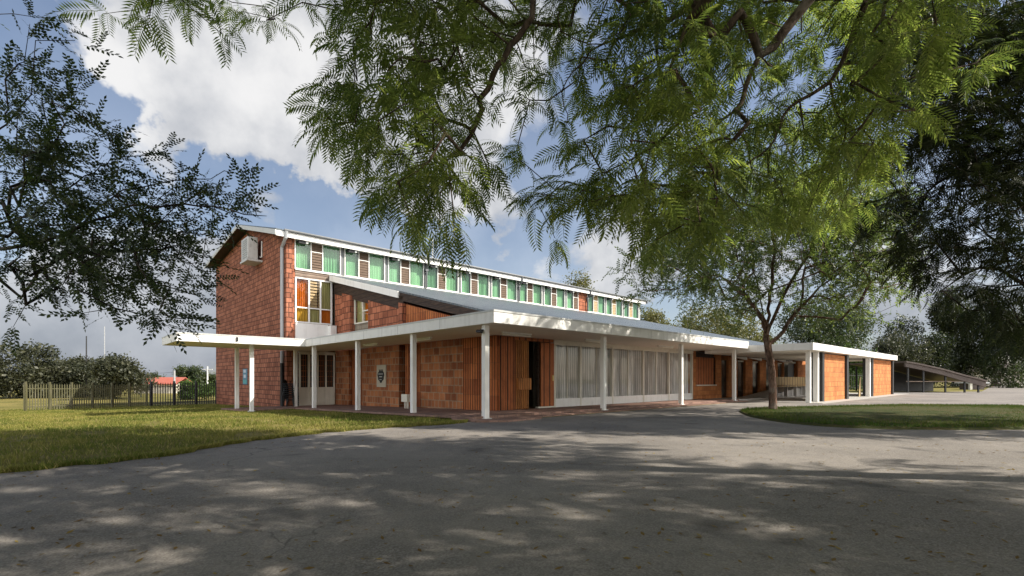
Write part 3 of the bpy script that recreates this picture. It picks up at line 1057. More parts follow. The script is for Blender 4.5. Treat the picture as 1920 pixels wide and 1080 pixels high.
d2o = part(d2, 'sliding_door', M['reddoor'])
hn = MB().box(4.93, 4.97, VF - 0.09, VF - 0.052, 1.02, 1.22)
part(hn, 'handle', M['brass'], d2o)
part(MB().box(3.0, 5.06, VF - 0.03, VF + 0.12, ZC - 0.118, ZC), 'door_head', M['reddoor'])
part(MB().box(3.726, 3.80, VF + 0.03, VF + 0.1, 0.035, ZC - 0.12).box(4.26, 4.335, VF + 0.03, VF + 0.1, 0.035, ZC - 0.12), 'door_frame', M['darkwood'])
part(MB().box(4.2, 5.03, VF - 0.055, VF + 0.1, 0.03, 0.095), 'door_sill', M['cream'])
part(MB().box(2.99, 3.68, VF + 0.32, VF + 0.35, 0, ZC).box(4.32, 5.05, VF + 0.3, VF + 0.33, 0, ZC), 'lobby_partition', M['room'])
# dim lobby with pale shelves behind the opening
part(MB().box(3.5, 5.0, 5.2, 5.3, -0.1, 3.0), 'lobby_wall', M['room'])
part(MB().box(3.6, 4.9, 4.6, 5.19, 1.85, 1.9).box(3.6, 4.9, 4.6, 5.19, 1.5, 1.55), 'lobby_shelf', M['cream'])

# glazed wall with white net curtains
gw = [5.08, 6.58, 8.68, 11.03, 13.26, 15.58]
gf = MB()
for x in gw:
    gf.box(x - 0.04, x + 0.04, VF - 0.06, VF + 0.06, 0.035, 2.42)
for a, b in zip(gw, gw[1:]):
    mid = (a + b) / 2
    gf.box(mid - 0.015, mid + 0.015, VF - 0.03, VF + 0.03, 0.36, 2.36)
    gf.box(a + 0.041, b - 0.041, VF - 0.035, VF + 0.035, 2.361, 2.42)
gf.box(gw[0] - 0.05, gw[-1] + 0.05, VF - 0.075, VF + 0.06, 2.421, ZC)
gfo = part(gf, 'glazed_wall', M['cream'])
kp = MB()
for a, b in zip(gw, gw[1:]):
    kp.box(a + 0.042, b - 0.042, VF - 0.045, VF + 0.03, 0.04, 0.355)
part(kp, 'kick_panel', M['white'], gfo)
gp = MB()
for a, b in zip(gw, gw[1:]):
    gp.quad([(a, VF, 0.35), (b, VF, 0.35), (b, VF, 2.37), (a, VF, 2.37)])
part(gp, 'pane', M['glass'], gfo, recalc=False)
for i, (a, b) in enumerate(zip(gw, gw[1:])):
    part(pleat(MB(), a + 0.03, b - 0.03, VF + 0.17, 0.12, 2.5, 0.09, seed=70 + i, step=0.03), 'curtain', M['net'], gfo, recalc=False, smooth=True)
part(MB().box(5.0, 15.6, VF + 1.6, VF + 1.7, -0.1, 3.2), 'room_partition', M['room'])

# front wall beyond the glass: boarded hatch, then angled brick piers with dark slots
part(MB().box(15.63, 16.05, VF, VF + 0.3, -0.1, ZC).box(18.38, 19.05, VF, VF + 0.3, -0.1, ZC).box(16.051, 18.379, VF, VF + 0.3, -0.1, 0.72), 'front_wall', M['panel'])
part(MB().box(16.051, 18.379, VF + 0.12, VF + 0.28, 2.3, ZC), 'hatch_head', M['darkwood'])
bh = MB().box(16.1, 18.33, VF + 0.1, VF + 0.16, 0.78, 2.29)
bho = part(bh, 'boarded_hatch', M['reddoor'])
part(MB().box(16.06, 18.37, VF - 0.05, VF + 0.11, 0.722, 0.775), 'hatch_sill', M['cream'], bho)
fm = MB()
fm.box(16.055, 16.1, VF + 0.05, VF + 0.2, .776, 2.298)
fm.box(18.33, 18.375, VF + 0.05, VF + 0.2, .776, 2.298)
fm.box(16.101, 18.329, VF + 0.05, VF + 0.099, 2.24, 2.297)
part(fm, 'hatch_frame', M['darkwood'], bho)
us = [19.75, 22.1, 24.3, 26.5, 28.55]
slot_z = 0.0
for i, u in enumerate(us):
    nxt = (us + [29.0])[i + 1] if i + 1 < len(us) else 29.0
    wdt = nxt - u - 0.95 if i < 4 else 0.3
    # saw-tooth pier: front face turned a little
    part(MB().prism([(u, VF - 0.10), (u + wdt, VF - 0.03), (u + wdt, VF + 0.279), (u, VF + 0.279)], 'z', -0.1, ZC - 0.15), 'brick_pier', M['panel'])
    part(MB().box(u + wdt + 0.01, u + wdt + 0.92, VF + 0.03, VF + 0.09, 0.0, ZC - 0.45), 'slot_window', M['darkglass'])
    part(MB().box(u + wdt + 0.01, u + wdt + 0.92, VF + 0.0, VF + 0.1, ZC - 0.44, ZC - 0.36), 'slot_lintel', M['cream'])
    part(MB().prism([(u - 0.1, 2.36), (u - 0.1, 2.33), (u + wdt + 0.3, 2.20), (u + wdt + 0.35, 2.36)], 'y', VF - 0.45, VF - 0.3), 'sawtooth_fascia', M['white'])
part(MB().box(19.06, 32.0, VF + 0.28, VF + 0.4, -0.1, ZC + 0.2), 'inner_front_wall', M['darkwood'])
part(MB().box(19.06, 19.74, VF + 0.02, VF + 0.08, 0.05, ZC - 0.4), 'slot_window', M['darkglass'])
dd = MB().box(29.3, 31.3, VF + 0.1, VF + 0.16, 0.3, 2.2)
ddo = part(dd, 'court_door', M['darkmetal'])
part(MB().tube([(29.55, VF + 0.06, 1.55), (29.55, VF + 0.1, 1.55)], 0.05, 8), 'knob', M['brass'], ddo)
part(MB().box(29.2, 31.4, VF + 0.02, VF + 0.2, 2.21, 2.33), 'door_lintel', M['cream'])
part(MB().box(31.42, 33.2, VF - 0.1, VF + 0.3, -0.1, ZC), 'front_wall', M['panel'])

# lean-to roof sheet and white barge
part(MB().prism([(0.2, lean(0.2)), (VC - 0.06, lean(VC - 0.06)), (VC - 0.06, lean(VC - 0.06) + 0.07), (0.2, lean(0.2) + 0.07)], 'x', 2.42, UE + 0.6), 'lean_to_roof', M['roof'])
part(MB().prism([(8.7, lean(8.7) - 0.25), (VC - 0.12, lean(VC - 0.12) - 0.25), (VC - 0.12, lean(VC - 0.12) + 0.05), (8.7, lean(8.7) + 0.05)], 'x', 2.36, 2.416), 'lean_to_barge', M['white'])
part(MB().prism([(0.9, lean(0.9) - 0.14), (8.69, lean(8.69) - 0.14), (8.69, lean(8.69) - 0.003), (0.9, lean(0.9) - 0.003)], 'x', 2.44, 2.6), 'lean_to_rafter', M['darkwood'])

# flat canopy
SO, TP = 2.53, 2.86
can = MB().prism([(-0.23, -0.61), (15.8, -0.61), (15.8, 2.06), (2.16, 2.06), (2.16, 15.86), (0.19, 15.86), (-5.05, 15.62), (-5.05, 12.2), (-0.23, 12.2)], 'z', SO + 0.006, TP)
cano = part(can, 'canopy', M['white'])
part(MB().prism([(-0.19, -0.57), (15.76, -0.57), (15.76, 2.05), (2.15, 2.05), (2.15, 15.85), (0.15, 15.85), (-5.01, 15.58), (-5.01, 12.24), (-0.19, 12.24)], 'z', SO, SO + 0.003), 'soffit', M['soffit'], cano)
part(MB().box(-3.02, -2.95, 12.16, 12.199, SO + 0.10, SO + 0.26), 'spout', M['darkmetal'], cano)
cap = MB()
for (ua, va), (ub, vb) in (((-0.245, -0.61), (15.8, -0.625)), ((-0.245, -0.609), (-0.23, 12.184)), ((-5.05, 12.185), (-0.23, 12.20)), ((-5.065, 12.186), (-5.05, 15.62))):
    cap.box(ua, ub, va, vb, TP - 0.035, TP + 0.012)
part(cap, 'edge_trim', M['greywhite'], cano)
joint = MB()
for u in (2.4, 4.8, 7.2, 9.6, 12.0, 14.4):
    joint.box(u - 0.006, u + 0.006, -0.612, -0.6101, SO + 0.02, TP - 0.036)
for v in (1.8, 4.2, 6.6, 9.0, 11.4):
    joint.box(-0.232, -0.2301, v - 0.006, v + 0.006, SO + 0.02, TP - 0.036)
part(joint, 'panel_joint', M['grey'], cano)
S2, T2 = 2.36, 2.68
part(MB().prism([(15.803, -3.33), (34.2, -3.33), (34.2, 1.55), (15.803, 1.55)], 'z', S2 + 0.006, T2), 'pavilion_canopy', M['white'])
part(MB().prism([(15.84, -3.29), (34.16, -3.29), (34.16, 1.5), (15.84, 1.5)], 'z', S2, S2 + 0.003), 'pavilion_soffit', M['soffit'])
PW = 0.075
for (u, v) in [(0, 0), (0, 3.61), (0, 7.55), (0, 11.84), (5.2, 0), (10.48, 0), (15.62, 0), (-2.28, 12.8), (-2.28, 15.1), (0.3, 15.0)]:
    pm = MB().box(u - PW, u + PW, v - PW, v + PW, gz_v(v) - 0.05, SO - 0.001)
    pm.box(u - PW - 0.05, u + PW + 0.05, v - PW - 0.05, v + PW + 0.05, gz_v(v) - 0.05, gz_v(v) + 0.05)
    part(pm, 'post', M['white'], cano, bevel=0.006)
for (u, v, wd, m_) in [(16.5, -2.95, 0.09, 'white'), (17.6, -2.95, 0.10, 'white'), (27.7, -2.95, 0.11, 'white')]:
    part(MB().box(u - wd, u + wd, v - wd, v + wd, 0.0, S2 - 0.001), 'pavilion_post', M[m_])
for u0, u1 in ((18.55, 22.3), (28.6, 34.0)):
    part(MB().box(u0, u1, -3.0, -2.72, 0.0, S2 - 0.06), 'pavilion_wall', M['panel'])
    part(MB().box(u0 - 0.32, u0 - 0.01, -3.05, -2.55, 0.0, S2 - 0.002), 'pavilion_column', M['darkmetal'])
    part(MB().box(u1 + 0.01, u1 + 0.36, -3.1, -2.6, 0.0, S2 - 0.002), 'pavilion_column', M['darkmetal'])

# ------------------------------------------------------------------ things on and around the hall
def on_hall(name, label, cat, u, v, z, group=None, rz=0.0):
    return thing(name, label, cat, W(u, v, z), ROT + rz, group)


# strip lights under the canopy
def strip(label, u, v, along_u):
    o = on_hall('strip_light', label, 'light', u, v, SO, 'tube lights under the veranda canopy', 0 if along_u else R(90))
    MB().box(-0.62, 0.62, -0.045, 0.045, -0.045, -0.0015).build('housing', M['white'], o)
    MB().tube([(-0.6, 0, -0.075), (0.6, 0, -0.075)], 0.03, 8).build('tube', M['lamp'], o, smooth=True)


strip('tube light under the canopy beside the post left of the stone plaque', 1.0, 8.5, False)
strip('tube light under the canopy left of the corner post, above the patterned block wall', 1.0, 4.7, False)
strip('tube light under the canopy just right of the corner post by the timber doors', 2.1, 1.0, True)
strip('tube light under the canopy above the left end of the curtained glass wall', 6.1, 1.0, True)
strip('tube light under the canopy above the right half of the curtained glass wall', 11.0, 1.0, True)

# floodlights under the eave, one to a bay
names = ['nearest the gable', 'second from the gable', 'third from the gable', 'fourth from the gable', 'fifth from the gable', 'sixth from the gable', 'seventh from the gable',
         'eighth from the gable', 'ninth from the gable', 'third from the far end', 'second from the far end', 'nearest the far end']
base = None
for k in range(12):
    lab = 'small dark floodlight under the eave over the clerestory bay ' + names[k]
    u = U0 + k * BAY + 0.3
    p = W(u, 15.80, FZ - 0.02)
    if base is None:
        base = thing('floodlight', lab, 'floodlight', p, ROT, 'floodlights under the clerestory eave')
        MB().box(-0.2, 0.14, -0.09, 0.16, -0.26, -0.03).build('casing', M['darkmetal'], base, bevel=0.01)
        MB().box(0.15, 0.27, -0.12, 0.06, -0.24, -0.06).build('lens', M['greywhite'], base, bevel=0.01)
        MB().box(-0.03, 0.03, -0.02, 0.02, -0.029, 0.035).build('bracket', M['darkmetal'], base)
    else:
        dup(base, p, ROT, lab, 'floodlights under the clerestory eave')

# air conditioner on the gable
v_ac = 21.0
ac = on_hall('air_conditioner', 'weathered white air conditioner unit bracketed high on the brick gable', 'air conditioner', GU, 20.6, 7.75)
MB().box(-0.75, -0.22, -0.65, 0.65, 0.05, 1.3).build('casing', M['acwhite'], ac, bevel=0.03)
gr = MB()
for i in range(9):
    gr.box(-0.775, -0.752, -0.55, 0.35, 0.16 + i * 0.12, 0.20 + i * 0.12)
gr.build('grille', M['grey'], ac)
MB().box(-0.8, 0.0, -0.7, 0.7, -0.06, 0.048).build('bracket', M['acwhite'], ac)
MB().tube([(-0.15, -0.72, 0.2), (-0.06, -0.75, 0.2), (-0.05, -0.75, 1.1)], 0.035, 6).build('pipe', M['white'], ac)

# blue poster on the gable wall
po = on_hall('wall_notice', 'small blue and white notice fixed to the brick gable between two white posts', 'notice', GU, 23.3, 0.75)
MB().box(-0.03, 0.0, -0.45, 0.45, 0, 0.95).build('board', M['poster'], po)
MB().box(-0.034, -0.0305, -0.22, 0.3, 0.72, 0.9).box(-0.034, -0.0305, -0.2, 0.25, 0.40, 0.6).build('pale_panel', M['posterpale'], po)
MB().box(-0.034, -0.0305, -0.4, 0.4, 0.06, 0.28).build('teal_panel', M['posterteal'], po)

# stone plaque with a dark crest: shield, crown of leaves, scrolls
pl = on_hall('crest_plaque', 'pale stone plaque with a dark carved crest on the veranda block wall', 'plaque', 2.45, 10.25, 0.72)
MB().box(-0.05, 0.0, -0.42, 0.42, 0, 1.0).build('slab', M['stone'], pl, bevel=0.01)
pts = []
for i in range(40):
    a = 2 * math.pi * i / 40
    rr = 1 + 0.09 * math.sin(9 * a)
    y, z = 0.29 * math.cos(a) * rr, 0.29 * math.sin(a) * rr
    if z < 0:
        y *= 1 - 0.55 * (-z / 0.3) ** 2
        z *= 1.05
    else:
        y = max(-0.30, min(0.30, y * 1.25))
        z *= 0.7
    pts.append((y, 0.5 + z))
cr = MB().prism(pts, 'x', -0.068, -0.051)
for y in (-0.16, -0.06, 0.05, 0.14):
    cr.prism([(y - 0.05, 0.66), (y + 0.05, 0.66), (y + 0.015, 0.81)], 'x', -0.066, -0.051)
cr.build('crest', M['black'], pl)
MB().box(-0.073, -0.0685, -0.21, 0.21, 0.58, 0.605).box(-0.073, -0.0685, -0.12, 0.13, 0.45, 0.48).box(-0.073, -0.0685, -0.09, 0.10, 0.33, 0.35).build('scroll', M['greywhite'], pl)

# white riser box on two legs
rz_ = on_hall('utility_box', 'small white meter box on two short legs beside the veranda wall', 'box', 1.75, 6.95, gz_v(7) + 0.035)
MB().box(-0.12, 0.12, -0.22, 0.22, 0.32, 0.62).build('casing', M['cream'], rz_, bevel=0.015)
for s in (-1, 1):
    MB().box(-0.03, 0.03, s * 0.09 - 0.03, s * 0.09 + 0.03, 0, 0.318).build('leg', M['cream'], rz_)

# camera on the corner post
cc = on_hall('security_camera', 'small black security camera at the top of the white corner post', 'camera', -0.08, 0.0, 2.32)
MB().box(-0.1, 0.005, -0.02, 0.02, 0.05, 0.09).build('bracket', M['black'], cc)
MB().tube([(-0.06, 0.17, 0.05), (-0.14, -0.1, 0.02)], 0.045, 10).build('body', M['black'], cc)

# antenna on the main roof
an = on_hall('antenna_mast', 'thin white antenna mast standing on the edge of the high roof', 'antenna', 8.85, 15.75, FZ + 0.2)
MB().tube([(0, 0, 0), (0, 0, 1.3)], 0.03, 6).build('pole', M['white'], an)
MB().box(-0.06, 0.06, -0.06, 0.06, -0.02, 0.05).build('base_plate', M['grey'], an)


# black stackable plastic chairs
def chair_parts(t):
    s = MB()
    s.box(-0.24, 0.24, -0.23, 0.25, 0.41, 0.445)
    s.build('seat', M['black'], t, bevel=0.015)
    b = MB()
    rows = []
    for i in range(7):
        f = i / 6
        z = 0.45 + f * 0.43
        wd = 0.23 * (1 if f < 0.7 else (1 - ((f - 0.7) / 0.3) ** 2 * 0.45))
        y = 0.22 + 0.10 * f
        rows.append([(x * wd, y - 0.04 * (1 - x * x) * -1, z) for x in (-1, -0.5, 0, 0.5, 1)])
    for r0, r1 in zip(rows, rows[1:]):
        for i in range(4):
            b.quad([r0[i], r0[i + 1], r1[i + 1], r1[i]])
    bo = b.build('backrest', M['black'], t, smooth=True)
    md = bo.modifiers.new('solid', 'SOLIDIFY')
    md.thickness = 0.02
    for sx_, sy, bx, by in ((-1, -1, -.27, -.27), (1, -1, .27, -.27), (-1, 1, -.26, .33), (1, 1, .26, .33)):
        MB().tube([(bx, by, 0), (sx_ * 0.22, sy * 0.2 + 0.02, 0.41)], [0.022, 0.03], 6).build('leg', M['black'], t)
    for sx_ in (-1, 1):
        MB().tube([(sx_ * 0.25, -0.22, 0.43), (sx_ * 0.28, -0.2, 0.62), (sx_ * 0.285, -0.05, 0.66), (sx_ * 0.28, 0.12, 0.655), (sx_ * 0.24, 0.25, 0.64)], 0.024, 6).build('armrest', M['black'], t, smooth=True)


cpos = W(0.16, 15.25, 0)
cz = gz_v(15.35) + 0.035
CG = 'black plastic chairs'
order = ['bottom chair', 'second chair from the bottom', 'third chair from the bottom', 'fourth chair from the bottom', 'fifth chair from the bottom', 'top chair']
chair0 = thing('plastic_chair', 'bottom chair of the black plastic stack beside the hall corner', 'chair', (cpos.x, cpos.y, cz), ROT + R(48), CG)
chair_parts(chair0)
for k in range(1, 6):
    dup(chair0, (cpos.x, cpos.y, cz + 0.105 * k), ROT + R(48), order[k] + ' of the black plastic stack beside the hall corner', CG)
q = W(3.95, 3.1, 0.03)
dup(chair0, (q.x, q.y, 0.0), ROT + R(150), 'single black plastic chair in the dark timber doorway', CG)

# concrete ramp with a pale timber bench on it, in the court
rp = on_hall('ramp', 'low grey concrete ramp rising along the court in front of the brick piers', 'ramp', 0, 0, 0)
MB().prism([(19.6, 0.02), (31.0, 0.02), (31.0, 0.62), (25.8, 0.55)], 'y', 0.25, 1.5).build('slope', M['concrete'], rp)
bn = on_hall('timber_bench', 'pale slatted timber bench back on short legs along the court ramp', 'bench', 0, 0, 0)
MB().box(20.8, 26.6, 0.02, 0.10, 0.72, 1.2).build('backrest', M['palewood'], bn)
MB().box(20.8, 26.6, -0.25, 0.12, 0.64, 0.70).build('seat', M['palewood'], bn)
for u in (21.2, 22.8, 24.4, 26.0):
    MB().box(u - 0.06, u + 0.06, -0.05, 0.12, 0.02, 0.638).build('leg', M['concrete'], bn)
# timber prop leaning in the pavilion opening
pp = on_hall('leaning_board', 'pale plank leaning against the white pavilion post', 'board', 27.25, -2.6, 0.02)
MB().prism([(-0.35, 0.0), (0.12, 0.0), (0.12, 1.2), (-0.02, 1.2)], 'y', -0.05, 0.0).build('plank', M['palewood'], pp)

# ------------------------------------------------------------------ fences
def fence(name, label, a, b, n, h, m, post_every=9, wd=0.05):
    a, b = Vector(a), Vector(b)
    o = thing(name, label, 'fence', a)
    d = b - a
    pk = MB()
    for i in range(n + 1):
        p = d * (i / n)
        pk.bar(p + Vector((0, 0, 0.06)), p + Vector((0, 0, h - 0.06)), wd, 0.018, up=(d.y, -d.x, 0))
        pk.bar(p + Vector((0, 0, h - 0.06)), p + Vector((0, 0, h)), wd * 0.45, 0.012, up=(d.y, -d.x, 0))
    pk.build('picket_panel', m, o)
    MB().bar(Vector((0, 0, 0.25)), d + Vector((0, 0, 0.25)), 0.03, 0.045).build('rail', m, o)
    MB().bar(Vector((0, 0, h - 0.28)), d + Vector((0, 0, h - 0.28)), 0.03, 0.045).build('rail', m, o)
    k = max(1, round(n / post_every))
    for i in range(k + 1):
        p = d * (i / k)
        MB().bar(p + Vector((0.03, 0.05, -0.1)), p + Vector((0.03, 0.05, h + 0.1)), 0.09).build('post', m, o)
    return o


gb = W(GU - 0.05, VB - 0.1)
fa = (gb.x, gb.y, gz(gb.x, gb.y))
fb = ground_at(281, 763.5, -0.80)
fence('palisade_fence', 'dark steel palisade fence running from the gable corner across the lawn', fa, (fb.x, fb.y, -0.80), 27, 1.62, M['darkmetal'])
fc = ground_at(45, 770, -0.62)
fence('palisade_fence', 'olive sunlit palisade fence at the left in front of the dark trees', (fb.x - 0.2, fb.y - 0.1, -0.80), (fc.x, fc.y, -0.66), 52, 1.5, M['olivemetal'], wd=0.05)
# steel fence behind the pavilion opening
p1, p2 = W(30, 9), W(44, 2)
fence('palisade_fence', 'thin dark fence seen through the pavilion opening', (p1.x + 5, p1.y + 4, 0), (p2.x + 7, p2.y + 6, 0), 60, 1.7, M['darkmetal'], wd=0.04)

# ------------------------------------------------------------------ trees
def normv(a):
    return a / np.maximum(np.linalg.norm(a, axis=-1, keepdims=True), 1e-9)


def scatter(tv, tf, P, A, S_, roll=None, upv=None):
    """copies of a template (x along A) at P"""
    n = len(P)
    A = normv(A)
    up = np.tile(np.array([0, 0, 1.0]), (n, 1)) if upv is None else upv
    up = up + rng.normal(0, 0.05, (n, 3))
    Bv = normv(np.cross(up, A))
    Cv = np.cross(A, Bv)
    if roll is not None:
        c, s = np.cos(roll)[:, None], np.sin(roll)[:, None]
        Bv, Cv = Bv * c + Cv * s, Cv * c - Bv * s
    V = P[:, None, :] + S_[:, None, None] * (tv[None, :, 0:1] * A[:, None, :] + tv[None, :, 1:2] * Bv[:, None, :] + tv[None, :, 2:3] * Cv[:, None, :])
    F = tf[None] + (np.arange(n) * len(tv))[:, None, None]
    return V.reshape(-1, 3), F.reshape(-1, tf.shape[1])


def frond_template(pairs=10, droop=0.35, plen=0.23, pw=0.025):
    """bipinnate leaf, length 1 along x, arching down; narrow kite-shaped pinnae"""
    V, F = [], []

    def rach(t):
        return np.array([t * (1 - 0.12 * t), 0, 0.10 * math.sin(t * 2.2) - droop * t * t])
    for i in range(pairs):
        t = 0.14 + 0.86 * i / (pairs - 1)
        b = rach(t)
        l = plen * (0.55 + 0.9 * math.sin(min(1, 0.25 + t * 0.9) * math.pi * 0.78)) * (1.0 if t < 0.85 else 0.8)
        for s in (-1, 1):
            d = np.array([0.55 + 0.25 * t, s * 0.85, -0.22])
            d /= np.linalg.norm(d)
            side_ = np.array([0.85, -s * 0.5, 0.1])
            side_ /= np.linalg.norm(side_)
            k = len(V)
            tip = b + d * l + np.array([0, 0, -0.03])
            mid = b + d * l * 0.5 + np.array([0, 0, 0.012])
            V += [b, mid + side_ * pw, tip, mid - side_ * pw]
            F.append((k, k + 1, k + 2, k + 3))
    for i in range(4):
        a, b = rach(i / 4), rach((i + 1) / 4)
        k = len(V)
        o_ = np.array([0, 0.006, 0])
        V += [a - o_, a + o_, b + o_, b - o_]
        F.append((k, k + 1, k + 2, k + 3))
    return np.array(V), np.array(F)


def spray_template(n=13, ll=0.17, lw=0.05):
    """twig with alternate pointed leaflets, length 1"""
    V, F = [], []
    r = random.Random(3)
    for i in range(n):
        t = 0.1 + 0.9 * i / (n - 1)
        s = 1 if i % 2 else -1
        b = np.array([t, 0, -0.12 * t * t])
        d = np.array([0.65, s * 0.75, r.uniform(-0.5, 0.1)])
        if i == n - 1:
            d = np.array([1, 0, -0.3])
        d /= np.linalg.norm(d)
        sd_ = np.cross(d, np.array([r.uniform(-.4, .4), r.uniform(-.4, .4), 1]))
        sd_ /= np.linalg.norm(sd_)
        k = len(V)
        l = ll * r.uniform(0.8, 1.25)
        V += [b, b + d * l * 0.45 + sd_ * lw, b + d * l, b + d * l * 0.45 - sd_ * lw]
        F.append((k, k + 1, k + 2, k + 3))
    for i in range(2):
        k = len(V)
        a, b = np.array([i / 2, 0, -0.12 * (i / 2) ** 2]), np.array([(i + 1) / 2, 0, -0.12 * ((i + 1) / 2) ** 2])
        o_ = np.array([0, 0.008, 0])
        V += [a - o_, a + o_, b + o_, b - o_]
        F.append((k, k + 1, k + 2, k + 3))
    return np.array(V), np.array(F)


def clump_template(n=9, size=0.28, seed=1):
    V, F = [], []
    r = np.random.default_rng(seed)
    for i in range(n):
        c = r.normal(0, 0.33, 3)
        d = normv(r.normal(0, 1, 3) + c)
        s = normv(np.cross(d, r.normal(0, 1, 3)))
        k = len(V)
        l = size * r.uniform(0.7, 1.3)
        V += [c, c + d * l * 0.5 + s * l * 0.3, c + d * l, c + d * l * 0.5 - s * l * 0.3]
        F.append((k, k + 1, k + 2, k + 3))
    return np.array(V), np.array(F)


FROND = frond_template()
SPRAY = spray_template()
CLUMP = clump_template()


class Skel:
    def __init__(self):
        self.p, self.par = [], []

    def add(self, pts, start=-1):
        last = start
        ids = []
        for q_ in pts:
            self.p.append(np.array(q_, float))
            self.par.append(last)
            last = len(self.p) - 1
            ids.append(last)
        return ids

    def curve(self, pts, start=-1, n=4, jit=0.04):
        """catmull-ish smoothing of a hand laid limb"""
        pts = [np.array(q_, float) for q_ in pts]
        if start >= 0:
            pts = [self.p[start]] + pts
        res = []
        for i in range(len(pts) - 1):
            p0, p1, p2, p3 = pts[max(i - 1, 0)], pts[i], pts[i + 1], pts[min(i + 2, len(pts) - 1)]
            for j in range(n):
                t_ = j / n
                if i == 0 and j == 0 and start >= 0:
                    continue
                res.append(0.5 * ((2 * p1) + (-p0 + p2) * t_ + (2 * p0 - 5 * p1 + 4 * p2 - p3) * t_ ** 2 + (-p0 + 3 * p1 - 3 * p2 + p3) * t_ ** 3) + rng.normal(0, jit, 3))
        res.append(pts[-1])
        return self.add(res, start)

    def attach(self, target, seg=0.45, sag=0.12, bias=None, minlen=0.0, first=0):
        target = np.array(target, float)
        arr = np.array(self.p[first:])
        d = np.linalg.norm(arr - target, axis=1)
        if bias is not None:
            d = d + bias * np.maximum(0, arr[:, 2] - target[2])      # prefer joining from below
        i = int(np.argmin(d)) + first
        a = self.p[i]
        L = np.linalg.norm(target - a)
        n_ = max(1, int(L / seg))
        pts = []
        for j in range(1, n_ + 1):
            f = j / n_
            q_ = a + (target - a) * f
            q_ = q_ + np.array([0, 0, sag * L * math.sin(f * math.pi)]) + (rng.normal(0, 0.05 * min(L, 1), 3) if j < n_ else 0)
            pts.append(q_)
        ids = self.add(pts, i)
        return ids[-1], pts[-1] - (pts[-2] if len(pts) > 1 else a)

    def build(self, name, material, parent, tip=0.007, power=0.5, rmax=0.3, sides=7, flare=0.0):
        n_ = len(self.p)
        cnt = np.ones(n_)
        kids = [[] for _ in range(n_)]
        for i in range(n_ - 1, -1, -1):
            if self.par[i] >= 0:
                kids[self.par[i]].append(i)
        leafcnt = np.zeros(n_)
        for i in range(n_ - 1, -1, -1):
            if not kids[i]:
                leafcnt[i] = 1
            if self.par[i] >= 0:
                leafcnt[self.par[i]] += leafcnt[i]
        rad = np.minimum(tip * leafcnt ** power, rmax)
        mb = MB()
        done = set()
        starts = [i for i in range(n_) if self.par[i] < 0]
        stack = list(starts)
        while stack:
            s = stack.pop()
            chain = [s]
            cur = s
            while kids[cur]:
                ks = sorted(kids[cur], key=lambda c_: -leafcnt[c_])
                stack += ks[1:]
                cur = ks[0]
                chain.append(cur)
            pts = [self.p[c_] for c_ in chain]
            rr = [rad[c_] for c_ in chain]
            if self.par[s] >= 0:
                pts = [self.p[self.par[s]]] + pts
                rr = [min(rad[self.par[s]], rr[0] * 1.15)] + rr
            elif flare:
                rr = [r_ * (1 + flare * math.exp(-3.0 * (pts[k_][2] - pts[0][2]))) for k_, r_ in enumerate(rr)]
            rr[-1] *= 0.6
            if len(pts) > 1:
                mb.tube([tuple(q_) for q_ in pts], rr, sides if rr[0] > 0.03 else 4, cap=False)
        return mb.build(name, material, parent, smooth=True, recalc=False)


def cells(rows, x0, y0, step):
    for j, row in enumerate(rows):
        for i, ch in enumerate(row):
            d = int(ch)
            if d:
                yield x0 + i * step, y0 + j * step, d


def rosettes(centres, dirs, per, size, droop, tmpl):
    """fronds radiating from branch ends"""
    P, A, S_ = [], [], []
    for c, d in zip(centres, dirs):
        d = normv(np.array(d, float))
        for k in range(per):
            a = rng.uniform(0, 2 * np.pi)
            rad = np.array([math.cos(a), math.sin(a), 0])
            dirv = rad * rng.uniform(0.6, 1.0) + d * 0.55 + np.array([0, 0, rng.uniform(-droop, 0.25)])
            P.append(c + rng.normal(0, 0.05, 3))
            A.append(dirv)
            S_.append(size * rng.uniform(0.7, 1.2))
    return scatter(tmpl[0], tmpl[1], np.array(P), np.array(A), np.array(S_), roll=rng.normal(0, 0.35, len(P)))


def join(parts_):
    V, F, o_ = [], [], 0
    for v_, f_ in parts_:
        V.append(v_)
        F.append(f_ + o_)
        o_ += len(v_)
    return np.concatenate(V), np.concatenate(F)


# --- the big jacaranda whose boughs hang over the drive
JROWS = [
    "000045677776777788899997767788999999999987654321",
    "000024666676664578899988655677889999999987654321",
    "000002335544210378999988655677789999999998654321",
    "000000012332000379998866554566677788998998754321",
    "000000000010000577888764456667777778888987620000",
    "000000000000002788888655555666677777888876510000",
    "000000000000003777777654456677777777788885100000",
    "000000000000000478888765566777777777788883000000",
    "000000000000000016777765567876778888888882000000",
    "000000000000000003678760677878888888888860000000",
    "000000000000000001588720067718888888888830000000",
    "000000000000000000014200024025577522430000000000",
]
jt = thing('jacaranda_tree', 'large feathery jacaranda with boughs hanging over the drive from the right', 'tree', (6.75, 5.2, 0))
js = Skel()
O = np.array([6.75, 5.2, 0.0])
def JW(px, py, dep):
    return np.array(at(px, py, dep)) - O
trunk = js.curve([(0.1, -0.1, -0.1), (0.03, -0.05, 0.8), (0.0, 0.0, 2.0), (0.02, 0.05, 3.4), (-0.05, 0.1, 5.2)], n=4, jit=0.01)
top = trunk[-1]
hub = js.curve([JW(1900, -190, 5.6), JW(1700, -210, 6.0)], top, 3, 0.03)[-1]
l1 = js.curve([JW(1450, -150, 6.3), JW(1320, -10, 6.4), JW(1230, 45, 6.4), JW(1130, 85, 6.4), JW(1062, 150, 6.4), JW(1062, 235, 6.3)], hub, 4, 0.02)
js.curve([JW(1052, 60, 6.5), JW(1050, 20, 6.7)], l1[-9], 3, 0.02)
